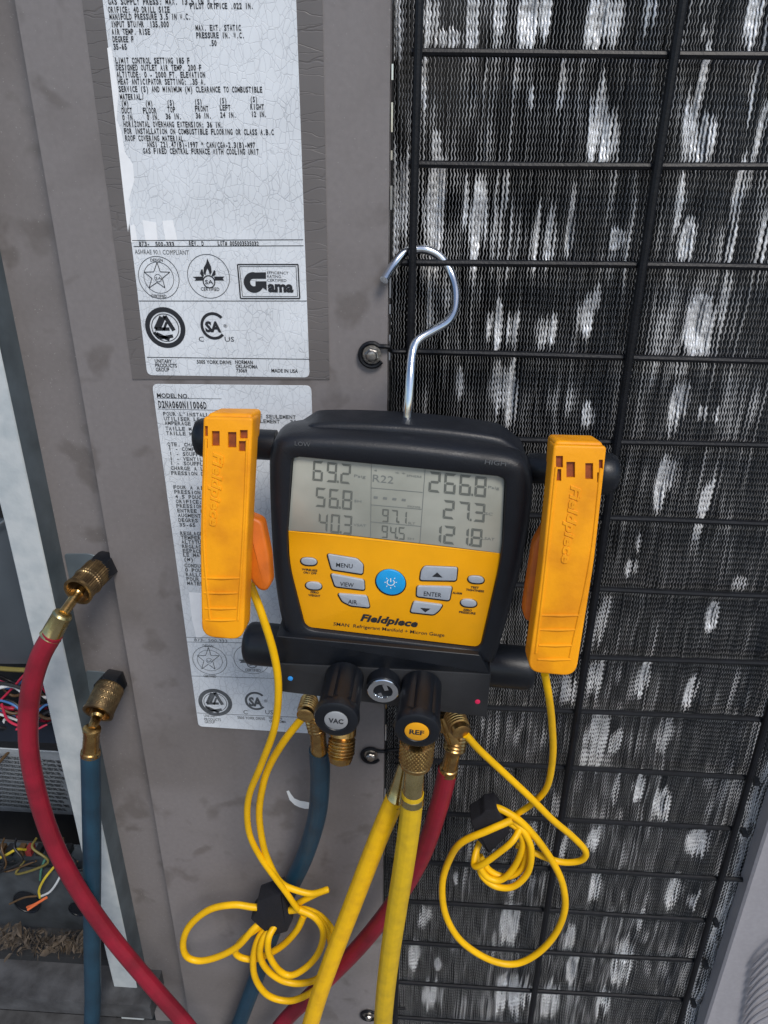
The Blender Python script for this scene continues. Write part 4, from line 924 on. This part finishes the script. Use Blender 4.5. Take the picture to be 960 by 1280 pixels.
# ------------------------------------------------------------------ pipe clamp probes
def clamp_probe(lab, fr_o, axis_top, axis_bot, outline, slots, ribs, text_a, text_b, th_px, Y, depth, crop, mirror, jaw, cord_paths, grp='orange pipe clamp probes'):
    ox, oy, sc = crop; q = lambda x, y: (ox+x/sc, oy+y/sc)
    t_top = at(*axis_top, Y); t_bot = at(*axis_bot, Y); v = (t_top-t_bot).normalized(); v = Vector((v.x, 0, v.z)).normalized(); u = Vector((v.z, 0, -v.x)); v = (v+Vector((0,.22,0))).normalized()
    fr = Frame(t_top, u, v)
    th_ = thing('pipe_clamp', t_top, lab, 'pipe clamp', grp)
    l2 = lambda p, h=0: tuple(fr.l(*q(*p), h)[:2])
    body = MB().prism(fr, rpoly([l2(p) for p in outline], [.0022,.0022,.01,.008,.008,.01][:len(outline)], 6), -depth, 0, .0012, 3, back=.001)
    bo = body.build('front_jaw', M['clamp'], th_, 40)
    cut = MB()
    for (x0, y0, x1, y1) in slots:
        P = [l2(p) for p in ((x0,y0),(x1,y0),(x1,y1),(x0,y1))]; cut.loft([[fr.w((*p, -.0022)) for p in P], [fr.w((*p, .004)) for p in P]])
    co = cut.build('cut', M['clamp_in'], th_, 0)
    md = bo.modifiers.new('b', 'BOOLEAN'); md.operation = 'DIFFERENCE'; md.object = co; md.solver = 'EXACT'
    bpy.context.view_layer.update(); dg = bpy.context.evaluated_depsgraph_get()
    nm = bpy.data.meshes.new_from_object(bo.evaluated_get(dg)); bo.modifiers.clear(); bo.data = nm
    nm.shade_smooth(); nm.set_sharp_from_angle(angle=R(40))
    bpy.data.objects.remove(co)
    for sd_, (i0, i1, i2) in ((-1,(1,2,3)),(1,(0,5,4))):
        P = [l2(outline[i]) for i in (i0, i1, i2)]; P = [(p[0]+sd_*.0022, p[1]) for p in P]
        P[0] = (P[0][0], P[0][1]-.012); P[2] = (P[2][0]+sd_*.002, P[2][1]+.012)
        MB().tube([Vector(p) for p in spline([fr.w((p[0],p[1],-.0002)) for p in P], 8)], .0009, 8).build('side_rail', M['clamp'], th_, 60)
    # shallow finger ribs
    for (x0, x1, y) in ribs:
        a, b = l2((x0,y)), l2((x1,y)); MB().tube([fr.w((a[0],a[1],-.0001)), fr.w(((a[0]+b[0])/2,(a[1]+b[1])/2,.0003)), fr.w((b[0],b[1],-.0001))], [.0006,.0009,.0006], 8).build('finger_rib', M['clamp'], th_)
    for (x0, y0, x1, y1) in slots:
        P = [l2(p) for p in ((x0,y0),(x1,y0),(x1,y1),(x0,y1))]
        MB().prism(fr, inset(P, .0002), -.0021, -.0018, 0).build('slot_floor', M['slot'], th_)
    k = dict(vert=True)
    b_ = 'cl%d' % mirror
    put(b_, fr, "Fieldpiece", q(*text_a)[0], q(*text_b), q(*text_a)[1], th_px, hh=.0001, bold=.03, shear=.2, vert=True, ext=.05)
    # second jaw behind
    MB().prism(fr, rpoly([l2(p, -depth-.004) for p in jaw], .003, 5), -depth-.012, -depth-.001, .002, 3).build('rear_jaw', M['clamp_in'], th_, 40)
    # hinge between the jaws
    a, b = l2(outline[0]), l2(outline[1]); 
    MB().prism(fr, rpoly([(a[0]+.001,a[1]+.0018),(b[0]-.001,b[1]+.0018),(b[0]-.001,b[1]-.016),(a[0]+.001,a[1]-.016)], .003, 5), -depth-.010, -.004, .002, 3).build('hinge', M['clamp'], th_, 40)
    for cp in cord_paths:
        P = cpath(cp, 8); MB().tube(P, 4.1*msz(*cp[len(cp)//2]), 12).build('cord', M['cable'], th_, 60)
    return th_
cl = clamp_probe('orange pipe clamp probe hanging left of the gauge over the French label', None, (287,525), (281,795),
    [(96,84),(345,90),(318,640),(298,1202),(88,1185),(80,700)][:6], [(104,130,119,181),(104,194,118,241),(139,155,178,230),(219,160,262,238),(279,150,318,193),(274,205,315,257)],
    [(98,278,890),(100,270,965),(104,262,1042),(108,258,1100)], (150,262), (128,628), 12.5, -.108, .018, (230,500,4.0), 1,
    [(300,560),(395,600),(432,780),(440,915),(415,950),(380,945),(338,900),(310,700)],
    [[(312,728,-.095),(328,770,-.098),(343,820,-.098),(348,862,-.096),(343,910,-.09),(326,957,-.08),(312,992,-.07),(309,1020,-.065),(313,1046,-.06),(326,1072,-.058),(343,1096,-.058),(358,1116,-.058),(372,1136,-.056),(380,1142,-.05)],
     [(379,896,-.082),(356,925,-.078),(337,957,-.07),(328,985,-.065),(324,1020,-.06),(330,1060,-.056),(341,1088,-.055),(352,1104,-.055),(368,1112,-.055),(390,1117,-.055),(409,1112,-.055),(396,1117,-.053),(378,1126,-.05),(362,1136,-.045)],
     [(345,1134,-.045),(318,1134,-.05),(292,1131,-.052),(262,1137,-.052),(238,1156,-.052),(229,1177,-.052),(233,1195,-.052),(250,1201,-.052),(275,1195,-.052),(298,1182,-.053),(316,1162,-.052),(332,1148,-.045)],
     [(338,1146,-.044),(322,1160,-.046),(306,1172,-.046),(294,1188,-.046),(302,1197,-.046),(322,1198,-.046),(350,1184,-.046),(370,1164,-.05),(380,1144,-.052)],
     [(345,1150,-.045),(325,1170,-.05),(317,1195,-.052),(319,1222,-.052),(335,1244,-.052),(362,1251,-.052),(388,1241,-.052),(408,1222,-.053),(419,1190,-.053),(416,1165,-.053),(401,1146,-.053),(381,1137,-.053),(362,1138,-.05)],
     [(345,1155,-.048),(330,1172,-.055),(325,1193,-.056),(334,1212,-.056),(354,1226,-.056),(378,1229,-.056),(400,1221,-.056),(413,1199,-.056),(412,1172,-.057),(397,1147,-.056),(376,1139,-.053)],
     [(345,1155,-.05),(336,1172,-.059),(336,1192,-.060),(348,1212,-.060),(364,1219,-.06),(384,1208,-.06),(399,1189,-.06),(404,1165,-.06),(394,1147,-.058),(372,1136,-.055)]])
cr = clamp_probe('orange pipe clamp probe hanging right of the gauge in front of the coil', None, (725,556), (690,848),
    [(196,98),(446,105),(388,640),(300,1190),(72,1168),(138,700)], [(207,150,240,205),(199,212,232,268),(256,178,297,252),(345,184,382,260),(409,168,428,213),(401,228,420,276)],
    [(135,325,900),(130,302,968),(126,292,1042),(120,275,1108)], (280,288), (232,655), 12.5, -.108, .018, (640,530,3.765), 2,
    [(300,400),(180,420),(100,560),(62,800),(52,880),(60,915),(100,935),(200,930)],
    [[(681,842,-.108),(686,870,-.104),(690,905,-.09),(691,945,-.075),(684,983,-.062),(667,1003,-.055),(647,1017,-.05),(630,1027,-.045)],
     [(582,918,-.083),(600,938,-.075),(630,966,-.066),(662,996,-.064),(690,1024,-.06),(716,1046,-.055),(732,1064,-.052),(727,1075,-.05),(708,1078,-.048),(688,1074,-.046),(668,1066,-.045),(645,1056,-.042)],
     [(640,1025,-.058),(610,1038,-.062),(577,1053,-.06),(562,1074,-.052),(553,1104,-.05),(556,1140,-.05),(571,1170,-.05),(594,1190,-.05),(622,1203,-.05),(648,1204,-.05),(674,1190,-.05),(695,1166,-.05),(706,1137,-.05),(704,1108,-.05),(694,1083,-.05),(678,1058,-.052),(660,1036,-.055),(643,1021,-.055),(622,1010,-.052),(606,1010,-.048),(599,1021,-.045)],
     [(632,1026,-.05),(647,1036,-.055),(653,1055,-.056),(645,1080,-.056),(628,1099,-.056),(610,1097,-.055),(598,1080,-.052),(595,1062,-.045)],
     [(640,1024,-.052),(655,1040,-.057),(664,1062,-.059),(660,1090,-.059),(642,1108,-.059),(620,1108,-.057),(603,1095,-.054),(598,1076,-.05)],
     [(650,1036,-.056),(640,1052,-.064),(622,1067,-.065),(602,1081,-.064),(593,1082,-.06),(594,1068,-.052),(600,1052,-.045)],
     [(644,1030,-.05),(652,1048,-.052),(657,1068,-.053),(650,1088,-.053),(632,1096,-.052),(612,1088,-.05),(600,1070,-.047)]])
# black wrap straps round the coiled cords
def strap(lab, pix, Y, th_):
    fr = wall(Y, 400, 1100)
    o = MB().prism(fr, rpoly([fr.l(*p)[:2] for p in pix], .0012, 4), -th_, 0, .0012, 3, back=.001).build('cord_strap', M['velcro'], None, 50)
    o['label'] = lab; o['category'] = 'strap'; o['group'] = 'black straps round the coiled cords'; return o
strap('black strap gathering the coiled yellow cord left of the hoses', [(321,1128),(352,1117),(357,1136),(366,1150),(359,1165),(340,1171),(330,1164),(325,1160),(313,1149),(321,1140)], -.0535, .018)
strap('black strap gathering the coiled yellow cord in front of the coil', [(588,1027),(601,1020),(606,1014),(620,1012),(627,1022),(638,1042),(611,1068),(597,1050)], -.058, .018)

flush_text({'l1': ('printed_text', M['ink'], lab1), 'l1s': ('printed_text', M['ink_soft'], lab1), 'l2': ('printed_text', M['ink'], lab2), 'l2s': ('printed_text', M['ink_soft'], lab2),
    'mod': ('printed_text', M['ink'], tl), 'lcd': ('lcd_text', M['seg_soft'], disp), 'boot': ('embossed_text', M['ink_soft'], gauge), 'face': ('printed_text', M['ink'], face),
    'knobs': ('printed_text', M['ink'], gauge), 'cl1': ('embossed_text', M['clamp'], cl), 'cl2': ('embossed_text', M['clamp'], cr)})
print('verticals vp check', [round(v, 3) for v in (xL1, xE, xC0, xg1, xg0, xr, xv1, xv2, xv3)])
